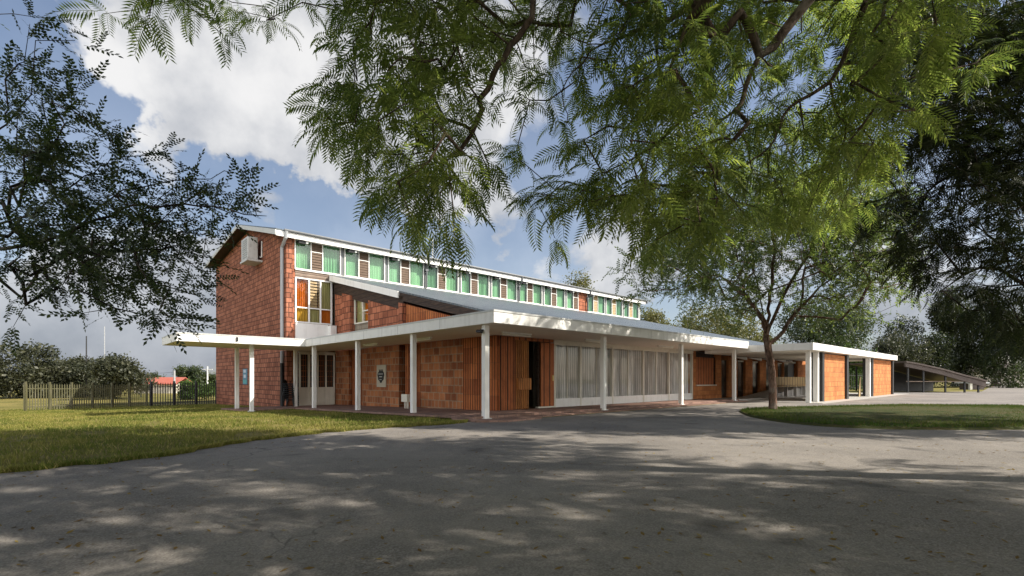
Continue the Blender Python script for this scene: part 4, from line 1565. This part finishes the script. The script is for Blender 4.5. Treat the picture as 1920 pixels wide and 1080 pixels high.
l2 = js.curve([JW(1250, -260, 6.2), JW(1040, -60, 6.2), JW(985, 50, 6.3), JW(935, 125, 6.3), JW(905, 190, 6.3), JW(880, 260, 6.2), JW(825, 315, 6.2)], hub, 4, 0.02)
l3 = js.curve([JW(1500, 20, 6.5), JW(1410, 130, 6.6), JW(1385, 200, 6.6), JW(1310, 260, 6.5), JW(1225, 290, 6.5)], hub, 4, 0.02)
l4 = js.curve([JW(1580, 120, 6.8), JW(1480, 205, 6.8), JW(1450, 265, 6.7), JW(1405, 305, 6.7)], hub, 4, 0.02)
l5 = js.curve([JW(900, -330, 6.0), JW(640, -200, 6.2), JW(420, -120, 6.4), JW(300, -40, 6.5)], hub, 4, 0.03)
cents = []
for cx, cy, d in cells(JROWS, 0, 0, 40):
    k = rng.poisson((d / 9) ** 1.5 * 9 * (0.29 if cx >= 560 else 0.15))
    for _ in range(k):
        px, py = cx + rng.uniform(0, 40), cy + rng.uniform(-22, 12)
        dep = 6.6 + 0.9 * math.sin(px * 0.013 + 1) + rng.uniform(-0.9, 0.9) + max(0, (220 - py)) * 0.002 + (1.2 if px < 560 else 0)
        cents.append(JW(px, py, dep))
nin = len(cents)
# unseen crown above and behind the viewer, shaped to shade the drive
for _ in range(1650):
    for __ in range(30):
        q_ = np.array([rng.uniform(-9, 13), rng.uniform(-5.5, 9.5), rng.uniform(3.6, 10.8)])
        c_ = (q_ - np.array([3.2, 2.0, 6.9])) / np.array([10.8, 7.2, 3.8])
        if c_ @ c_ < 1 and c_ @ c_ > 0.25 and (q_[1] < 0.6 or (q_[2] - 0.75 - EYE) / max(q_[1] + 0.3, 0.01) * FPX > 735):
            cents.append(q_ - O)
            break
for _ in range(620):  # unseen upper crown added to shade the left lawn
    for __ in range(60):
        q_ = rng.uniform(-1, 1, 3)
        if q_ @ q_ < 1:
            q_ = q_ * np.array([5.2, 3.8, 2.0]) + np.array([1.3, 7.7, 9.4])
            if (q_[2] - 0.6 - EYE) / max(q_[1] + 0.3, 0.01) * FPX > 735:
                cents.append(q_ - O)
                break
# unseen low boughs added behind the viewer to darken the foreground
for _ in range(420):
    for __ in range(40):
        q_ = rng.uniform(-1, 1, 3)
        if q_ @ q_ < 1:
            q_ = q_ * np.array([11.0, 3.2, 2.6]) + np.array([2.0, -5.0, 4.4])
            cents.append(q_ - O)
            break
nav = len(js.p)
order_ = np.argsort([np.linalg.norm(c_ - js.p[hub]) for c_ in cents])
dirs = [None] * len(cents)
for i in order_:
    _, dd_ = js.attach(cents[i], 0.4, 0.08, first=top)
    dirs[i] = dd_
js.build('trunk', M['bark'], jt, tip=0.0075, power=0.46, rmax=0.235, sides=9, flare=0.35)
cin = [np.array(c_) for c_ in cents]
Va = rosettes(cin[:nin], dirs[:nin], 6, 0.44, 0.8, FROND)
Vb = rosettes(cin[nin:], dirs[nin:], 9, 0.62, 0.5, FROND)
V_, F_ = join([Va, Vb])
raw_mesh('crown', V_, F_, M['jaca'], jt)

# --- dark small-leaved tree at the left
LROWS = [
    "0010000000000",
    "0221000000000",
    "3310000000000",
    "4421000000000",
    "6553000000000",
    "5442000000000",
    "6664320000000",
    "7775543200000",
    "7777655433330",
    "9988777665542",
    "9999888765421",
    "9999998864000",
    "5889999963000",
    "1136898863000",
    "2002225640000",
    "1001000000000",
]
# (crown sprays are laid along the limbs below)
lt = thing('dark_leafy_tree', 'dark small leaved tree reaching in from the left edge over the lawn', 'tree', (-11.5, 8.2, gz(-11.5, 8.2)))
ls = Skel()
OL = np.array(lt.location)
def LW(px, py, dep):
    return np.array(at(px, py, dep)) - OL
tl = ls.curve([(0, 0, -0.1), (0.05, 0, 1.2), (0.2, 0.05, 2.4), (0.5, 0.0, 3.4)], n=4, jit=0.01)
a1 = ls.curve([LW(-60, 430, 7.6), LW(60, 400, 7.6), (LW(140, 340, 7.6)), LW(200, 310, 7.6)], tl[-1], 4, 0.02)
a2 = ls.curve([LW(-40, 470, 7.4), LW(90, 450, 7.4), LW(210, 400, 7.3), LW(290, 385, 7.2), LW(400, 390, 7.0), LW(500, 405, 6.9)], tl[-2], 4, 0.02)
a3 = ls.curve([LW(-80, 300, 7.8), LW(10, 230, 7.8), LW(60, 160, 7.8)], tl[-1], 4, 0.02)
a4 = ls.curve([LW(230, 360, 7.2), LW(330, 340, 7.1), LW(440, 325, 7.0)], a2[9], 4, 0.02)
cl = []
for cx, cy, d in cells(LROWS, 0, 0, 40):
    for _ in range(rng.poisson(d * 0.6)):
        px, py = cx + rng.uniform(0, 40), cy + rng.uniform(0, 40)
        cl.append(LW(px, py, 7.3 + rng.uniform(-1.0, 1.0)))
ncl = len(cl)
for _ in range(120):
    q_ = np.array([rng.uniform(-13, -7.5), rng.uniform(5.0, 10), rng.uniform(2.8, 8)])
    if q_[0] / q_[1] < -1.06:
        cl.append(q_ - OL)
dl = [None] * len(cl)
for i in np.argsort([np.linalg.norm(c_ - ls.p[tl[-1]]) for c_ in cl]):
    _, dl[i] = ls.attach(cl[i], 0.35, 0.05, first=tl[-2])
ls.build('trunk', M['barkdark'], lt, tip=0.006, power=0.45, rmax=0.2, flare=0.3)
P_, A_, S__ = [], [], []
for c_, d_ in zip(cl, dl):
    d_ = normv(np.array(d_))
    for k in range(6):
        P_.append(c_ + rng.normal(0, 0.07, 3))
        A_.append(d_ * 0.7 + np.array([0.25, -0.05, -0.1]) + rng.normal(0, 0.55, 3) * np.array([1, 1, 0.6]))
        S__.append(rng.uniform(0.22, 0.42))
V_, F_ = scatter(SPRAY[0], SPRAY[1], np.array(P_), np.array(A_), np.array(S__), roll=rng.normal(0, 0.6, len(P_)))
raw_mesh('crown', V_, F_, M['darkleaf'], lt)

# --- dark feathery tree at the right
RROWS = [
    "6899999999",
    "8999999999",
    "8999999999",
    "5899999999",
    "3688999999",
    "1358999999",
    "1247888999",
    "1346778899",
    "2556676789",
    "4676556679",
    "4676655678",
    "1455654789",
    "0122345789",
    "0001234679",
    "0000123568",
    "0000001457",
    "0000000135",
]
rt = thing('dark_feathery_tree', 'tall dark drooping tree filling the right edge behind the drive', 'tree', (13.4, 11.6, 0))
rs = Skel()
OR = np.array(rt.location)
def RW(px, py, dep):
    return np.array(at(px, py, dep)) - OR
tr_ = rs.curve([(0, 0, -0.1), (-0.05, 0, 2), (-0.1, 0, 4.5), (-0.2, 0, 7), (-0.4, 0, 10)], n=5, jit=0.02)
for px, py in ((1700, 380), (1740, 250), (1690, 120), (1720, 40), (1750, 560)):
    rs.curve([RW((px + 2000) / 2, py - 60, 11.2), RW(px, py, 10.7)], tr_[int(min(len(tr_) - 1, max(4, (720 - py) / 40)))], 4, 0.04)
cr_ = []
for cx, cy, d in cells(RROWS, 1600, 0, 40):
    for _ in range(rng.poisson(d * 0.42)):
        px, py = cx + rng.uniform(0, 40), cy + rng.uniform(0, 40)
        cr_.append(RW(px, py, 11.0 + rng.uniform(-1.4, 1.8)))
for _ in range(260):
    q_ = np.array([rng.uniform(11, 17), rng.uniform(8, 13.5), rng.uniform(3.5, 10.5)])
    if q_[0] / q_[1] > 1.06:
        cr_.append(q_ - OR)
dr_ = [None] * len(cr_)
for i in np.argsort([abs(c_[0]) + abs(c_[1]) for c_ in cr_]):
    _, dr_[i] = rs.attach(cr_[i], 0.7, 0.05, bias=0.3, first=3)
rs.build('trunk', M['barkdark'], rt, tip=0.010, power=0.46, rmax=0.34, flare=0.3)
V_, F_ = rosettes(cr_, dr_, 9, 0.6, 1.0, FROND)
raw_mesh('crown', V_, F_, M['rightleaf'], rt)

# --- small tree on the grass island
tp = ground_at(1447, 772)
it = thing('young_island_tree', 'small spreading tree with leaning forked trunk on the grass island by the drive', 'tree', (tp.x, tp.y, 0.05))
OI = np.array(it.location)
D0 = tp.y
def IW(px, py, dd=0.0):
    return np.array(at(px, py, D0 + dd)) - OI
ts = Skel()
tk = ts.curve([(0.03, 0, -0.1), IW(1449, 730), IW(1447, 690), IW(1440, 655), IW(1437, 630)], n=4, jit=0.01)
fork = tk[-1]
low_f = tk[-4]
limbs = [
    [IW(1430, 600), IW(1415, 575, .3), IW(1380, 540, .5), IW(1330, 505, .6), IW(1280, 470, .7)],
    [IW(1441, 590), IW(1443, 550, -.2), IW(1450, 500, -.3), IW(1450, 440, -.3), IW(1440, 380, -.2)],
    [IW(1450, 600, .2), IW(1480, 530, .5), IW(1520, 470, .7), IW(1545, 410, .8), IW(1550, 350, .8)],
    [IW(1432, 585, .5), IW(1415, 520, .8), IW(1400, 460, 1.0), IW(1370, 400, 1.0)],
    [IW(1436, 600, -.3), IW(1400, 560, -.8), IW(1350, 520, -1.2), IW(1300, 520, -1.5)],
]
ends = []
for L_ in limbs:
    ends.append(ts.curve(L_, fork, 3, 0.03))
big = ts.curve([IW(1470, 622), IW(1500, 575), IW(1560, 520, .2), IW(1620, 480, .4), IW(1660, 470, .5)], low_f, 3, 0.03)
ts.curve([IW(1505, 540, -.3), IW(1510, 480, -.5), IW(1500, 420, -.5)], big[5], 3, 0.03)
IROWS = [  # 40 px cells from x=1160, y=320
    "00022455666643",
    "00244566777765",
    "02456666777776",
    "24565555567776",
    "15776544456765",
    "01466643346652",
    "00013321113310",
    "00000000000000",
]
ci = []
for cx, cy, d in cells(IROWS, 1160, 320, 40):
    for _ in range(rng.poisson(d * 1.9)):
        px, py = cx + rng.uniform(0, 40), cy + rng.uniform(0, 40)
        ci.append(IW(px, py, rng.normal(0, 1.5)))
for _ in range(70):
    ci.append(IW(rng.uniform(1250, 1620), rng.uniform(230, 330), rng.normal(0, 1.5)))
di = [None] * len(ci)
for i in np.argsort([np.linalg.norm(c_ - ts.p[fork]) for c_ in ci]):
    _, di[i] = ts.attach(ci[i], 0.4, 0.0, bias=0.4, first=fork)
ts.build('trunk', M['barkwarm'], it, tip=0.0085, power=0.46, rmax=0.20, flare=0.35, sides=9)
P_, A_, S__ = [], [], []
for c_, d_ in zip(ci, di):
    d_ = normv(np.array(d_))
    for k in range(7):
        P_.append(c_ + rng.normal(0, 0.16, 3))
        A_.append(d_ * 0.5 + rng.normal(0, 0.7, 3))
        S__.append(rng.uniform(0.35, 0.6))
V_, F_ = scatter(SPRAY[0], SPRAY[1], np.array(P_), np.array(A_), np.array(S__), roll=rng.uniform(-1, 1, len(P_)))
raw_mesh('crown', V_, F_, M['island'], it)


# --- background trees
def bg_tree(name, label, x, y, h, rx, rz, z0, material, n, seed, size=0.6, group=None, trunk_h=0.35, cat='tree', barkm='barkdark', z_base=None, lumps=9):
    zb = gz(x, y) if z_base is None else z_base
    o = thing(name, label, cat, (x, y, zb), 0, group)
    r = np.random.default_rng(seed)
    s = Skel()
    th = h * trunk_h
    ids = s.curve([(0, 0, -0.1), (r.normal(0, 0.1), 0, th * 0.6), (r.normal(0, 0.2), r.normal(0, 0.2), th + 0.3)], n=3, jit=0.02)
    cs = []
    for i in range(lumps):
        a = r.uniform(0, 6.283)
        q_ = np.array([math.cos(a) * rx * r.uniform(0.15, 0.72), math.sin(a) * rx * r.uniform(0.15, 0.72), h - rz + r.uniform(-0.75, 0.72) * rz])
        cs.append(q_)
        s.attach(q_, 0.9, 0.0, bias=0.6, first=ids[-3])
    s.build('trunk', M[barkm], o, tip=0.03 * h / 8, power=0.6, rmax=0.05 * h, sides=6)
    cs = np.array(cs)
    idx = r.integers(0, len(cs), n)
    dirv = normv(r.normal(0, 1, (n, 3)))
    rad = r.uniform(0.25, 1.0, n) ** 0.6
    lr = r.uniform(0.34, 0.58, len(cs))[idx]
    P_ = cs[idx] + dirv * (rad * lr)[:, None] * np.array([rx, rx, rz])
    V_, F_ = scatter(CLUMP[0], CLUMP[1], P_, r.normal(0, 1, (n, 3)), r.uniform(0.6, 1.3, n) * size, roll=r.uniform(0, 6, n))
    raw_mesh('crown', V_, F_, M[material], o)
    return o


def bg_px(name, label, px, py_top, depth, width_px, material, n, seed, py_base=None, z_base=0.0, size=0.6, squash=0.5, **k):
    """tree whose crown spans width_px at the given real distance"""
    x = (px - HX) / FPX * depth
    h = EYE + (HY - py_top) / FPX * depth - z_base
    rx = width_px / 2 / FPX * depth
    return bg_tree(name, label, x, depth, h, rx, h * squash, z_base, material, n, seed, size, z_base=z_base, **k)


BG = 'trees beyond the left fence'
zL = -0.85
bg_px('broadleaf_tree', 'tall dark tree at the far left edge beyond the olive fence', 20, 640, 48, 190, 'bggrey', 1500, 11, z_base=zL, size=0.9, group=BG)
bg_px('broadleaf_tree', 'grey green tree second from the left edge beyond the olive fence', 105, 668, 52, 120, 'bggrey', 1200, 12, z_base=zL, size=0.8, group=BG)
bg_px('broadleaf_tree', 'low grey tree below the thin mast beyond the olive fence', 160, 678, 50, 100, 'bggrey', 1000, 13, z_base=zL, size=0.8, group=BG)
bg_px('broadleaf_tree', 'rounded dark tree right of the thin mast beyond the olive fence', 225, 672, 46, 110, 'bggrey', 1400, 14, z_base=zL, size=0.75, group=BG)
bg_px('broadleaf_tree', 'small far tree just left of the red roofed house', 288, 700, 80, 40, 'bggreen', 600, 15, z_base=zL, size=0.9, group=BG)
bg_px('broadleaf_tree', 'brown green tree behind the red roofed house near the gable', 352, 690, 75, 52, 'bggreen', 900, 16, z_base=zL, size=0.9, group=BG)
bg_px('broadleaf_tree', 'far tree touching the left edge of the brick gable', 396, 698, 90, 46, 'bggreen', 800, 17, z_base=zL, size=1.0, group=BG)
bg_px('bright_shrub', 'bright green shrub behind the dark palisade fence', 368, 716, 46, 62, 'shrub', 800, 18, z_base=zL, size=0.55, squash=0.5, cat='shrub', trunk_h=0.2)
BR = 'trees behind the hall'
bg_px('round_tree', 'green treetop showing just above the high roof edge', 1095, 515, 75, 100, 'olive', 1600, 21, size=1.0, group=BR)
bg_px('round_tree', 'yellow olive tree behind the far end of the clerestory', 1235, 572, 62, 120, 'olive', 1800, 22, size=0.85, group=BR)
bg_px('round_tree', 'pale olive tree behind the low roof left of the island tree', 1340, 560, 58, 190, 'olive', 2600, 23, size=0.8, group=BR)
bg_px('round_tree', 'dark green tree behind the canopy right of the island tree trunk', 1565, 560, 56, 190, 'bggreen', 2600, 24, size=0.8, group=BR)
bg_px('round_tree', 'small pale tree behind the island tree fork', 1440, 625, 64, 90, 'olive', 900, 25, size=0.8, group=BR)
BS = 'bushes and trees right of the hall'
bg_px('tall_shrub', 'brown green scrub bush right of the dark round tree', 1672, 618, 60, 120, 'bggrey', 2200, 31, size=0.8, group=BS, trunk_h=0.15)
bg_px('tall_shrub', 'scrub bush above the dark carport roof', 1745, 600, 62, 130, 'rightleaf', 2600, 32, size=0.8, group=BS, trunk_h=0.15)
bg_px('tall_shrub', 'dense green bush behind the low end of the carport roof', 1812, 540, 64, 150, 'rightleaf', 3800, 33, size=0.85, group=BS, trunk_h=0.15)
bg_px('tall_shrub', 'green bushy tree at the far right end of the drive', 1890, 590, 60, 120, 'bggreen', 2600, 34, size=0.75, group=BS, trunk_h=0.15)
bg_px('round_tree', 'small green tree seen through the pavilion opening', 1600, 650, 52, 60, 'shrub', 700, 35, size=0.6, group=BR)
bg_px('broadleaf_tree', 'low hedge like tree on the horizon behind the left trees', 130, 700, 95, 330, 'bggreen', 2000, 36, z_base=zL, size=1.3, group=BG, trunk_h=0.12)

# ------------------------------------------------------------------ far houses, poles, carport
hs = ground_at(305, 744, zL)
hs = Vector(((302 - HX) / FPX * 66, 66, zL))
ho = thing('red_roofed_house', 'low far house with a faded red roof behind the palisade fence', 'house', hs, R(8))
MB().box(-2.4, 2.4, -1.5, 2.5, 0, 1.3).build('wall', M['plaster'], ho)
MB().prism([(-1.9, 1.28), (0.5, 2.15), (2.9, 1.28), (2.9, 1.2), (0.5, 2.05), (-1.9, 1.2)], 'x', -2.8, 2.8).build('roof', M['redroof'], ho)
MB().box(-1.2, -0.4, -1.53, -1.49, 0.4, 1.0).build('window', M['darkglass'], ho)


def mast(label, px, py_top, depth, r, m, arm=True, name='utility_pole'):
    x = (px - HX) / FPX * depth
    z = EYE + (HY - py_top) / FPX * depth
    o = thing(name, label, 'pole', (x, depth, zL))
    MB().tube([(0, 0, -0.2), (0, 0, z - zL)], [r, r * 0.7], 8).build('pole', M[m], o)
    if arm:
        MB().box(-0.7, 0.7, -0.06, 0.06, z - zL - 0.5, z - zL - 0.38).build('crossarm', M[m], o)
    return Vector((x, depth, z - 0.4))


e1 = mast('pale utility pole with a crossarm beside the brick gable', 389, 687, 70, 0.13, 'greywhite')
e2 = mast('grey post standing above the dark palisade fence', 327, 695, 55, 0.13, 'grey', False, 'utility_pole')
mast('thin dark mast above the grey trees on the left', 162, 630, 50, 0.07, 'darkmetal', False, 'radio_mast')
mast('taller thin mast right of the dark mast over the left trees', 196, 612, 52, 0.05, 'grey', False, 'radio_mast')
wl = MB()
a_, b_ = e1, Vector(((100 - HX) / FPX * 80, 80, e1.z + 0.6))
wl.tube([a_ + (b_ - a_) * (i / 12) + Vector((0, 0, -0.9 * math.sin(math.pi * i / 12))) for i in range(13)], 0.018, 4)
tag(wl.build('power_line', M['darkmetal']), 'thin power line sagging from the pale utility pole to the left', 'cable')

# carport with a sagging dark roof, right of the pavilion
cp = thing('carport', 'dark open carport with a curved sheet roof right of the brick pavilion', 'carport', (0, 0, 0))
top_ = [(1672, 678), (1700, 683), (1740, 692), (1775, 702), (1800, 708), (1818, 713)]
DEP = 40.0
pts = [((px - HX) / FPX * DEP, EYE + (HY - py) / FPX * DEP) for px, py in top_]
MB().prism(pts + [(x, z - 0.12) for x, z in reversed(pts)], 'y', DEP - 1.5, DEP + 5).build('roof', M['darkroof'], cp)
MB().prism([(x, z - 0.13) for x, z in pts] + [(x, z - 0.45 - 0.02 * i) for i, (x, z) in reversed(list(enumerate(pts)))], 'y', DEP - 1.4, DEP - 1.25).build('fascia', M['darkroof'], cp)
for px, py in top_[:-1]:
    x = (px + 8 - HX) / FPX * DEP
    z = EYE + (HY - py) / FPX * DEP
    for dy in (-1.2, 4.6):
        MB().box(x - 0.05, x + 0.05, DEP + dy - 0.05, DEP + dy + 0.05, 0, z - 0.3).build('post', M['darkmetal'], cp)
MB().prism([(pts[0][0] + 0.1, 0), (pts[-1][0] - 0.2, 0)] + [(x - 0.2 if k == 0 else x + 0.1, z - 0.2) for k, (x, z) in enumerate(reversed(pts))], 'y', DEP + 3.2, DEP + 3.3).build('back_wall', M['darkmetal'], cp)
MB().box(pts[0][0] + 0.2, pts[4][0], DEP - 1.24, DEP - 1.19, 0.85, 0.91).build('rail', M['greywood'], cp)


# small flat-roofed kiosk
hk = thing('small_hut', 'small hut with a flat white roof at the far end of the drive', 'hut', ((1822 - HX) / FPX * 50, 50, 0))
MB().box(-0.7, 0.7, -0.6, 0.6, 0, 0.62).build('wall', M['darkroof'], hk)
MB().box(-0.95, 0.95, -0.9, 0.9, 0.622, 0.76).build('roof', M['greywhite'], hk)
MB().box(-0.94, -0.72, -0.85, -0.65, 0, 0.62).build('post', M['cream'], hk)
# far right house behind the bushes
fh = thing('pale_house', 'pale house with brown roof half hidden by bushes at the drive end', 'house', ((1850 - HX) / FPX * 70, 70, 0), R(-15))
MB().box(-3.2, 3.2, -2, 2, 0, 2.2).build('wall', M['plaster'], fh)
MB().prism([(-2.5, 2.18), (0, 3.4), (2.5, 2.18), (2.5, 2.05), (0, 3.25), (-2.5, 2.05)], 'x', -3.6, 3.6).build('roof', M['darkroof'], fh)
MB().box(-0.6, 0.5, -2.04, -1.99, 0, 1.9).build('door', M['darkwood'], fh)
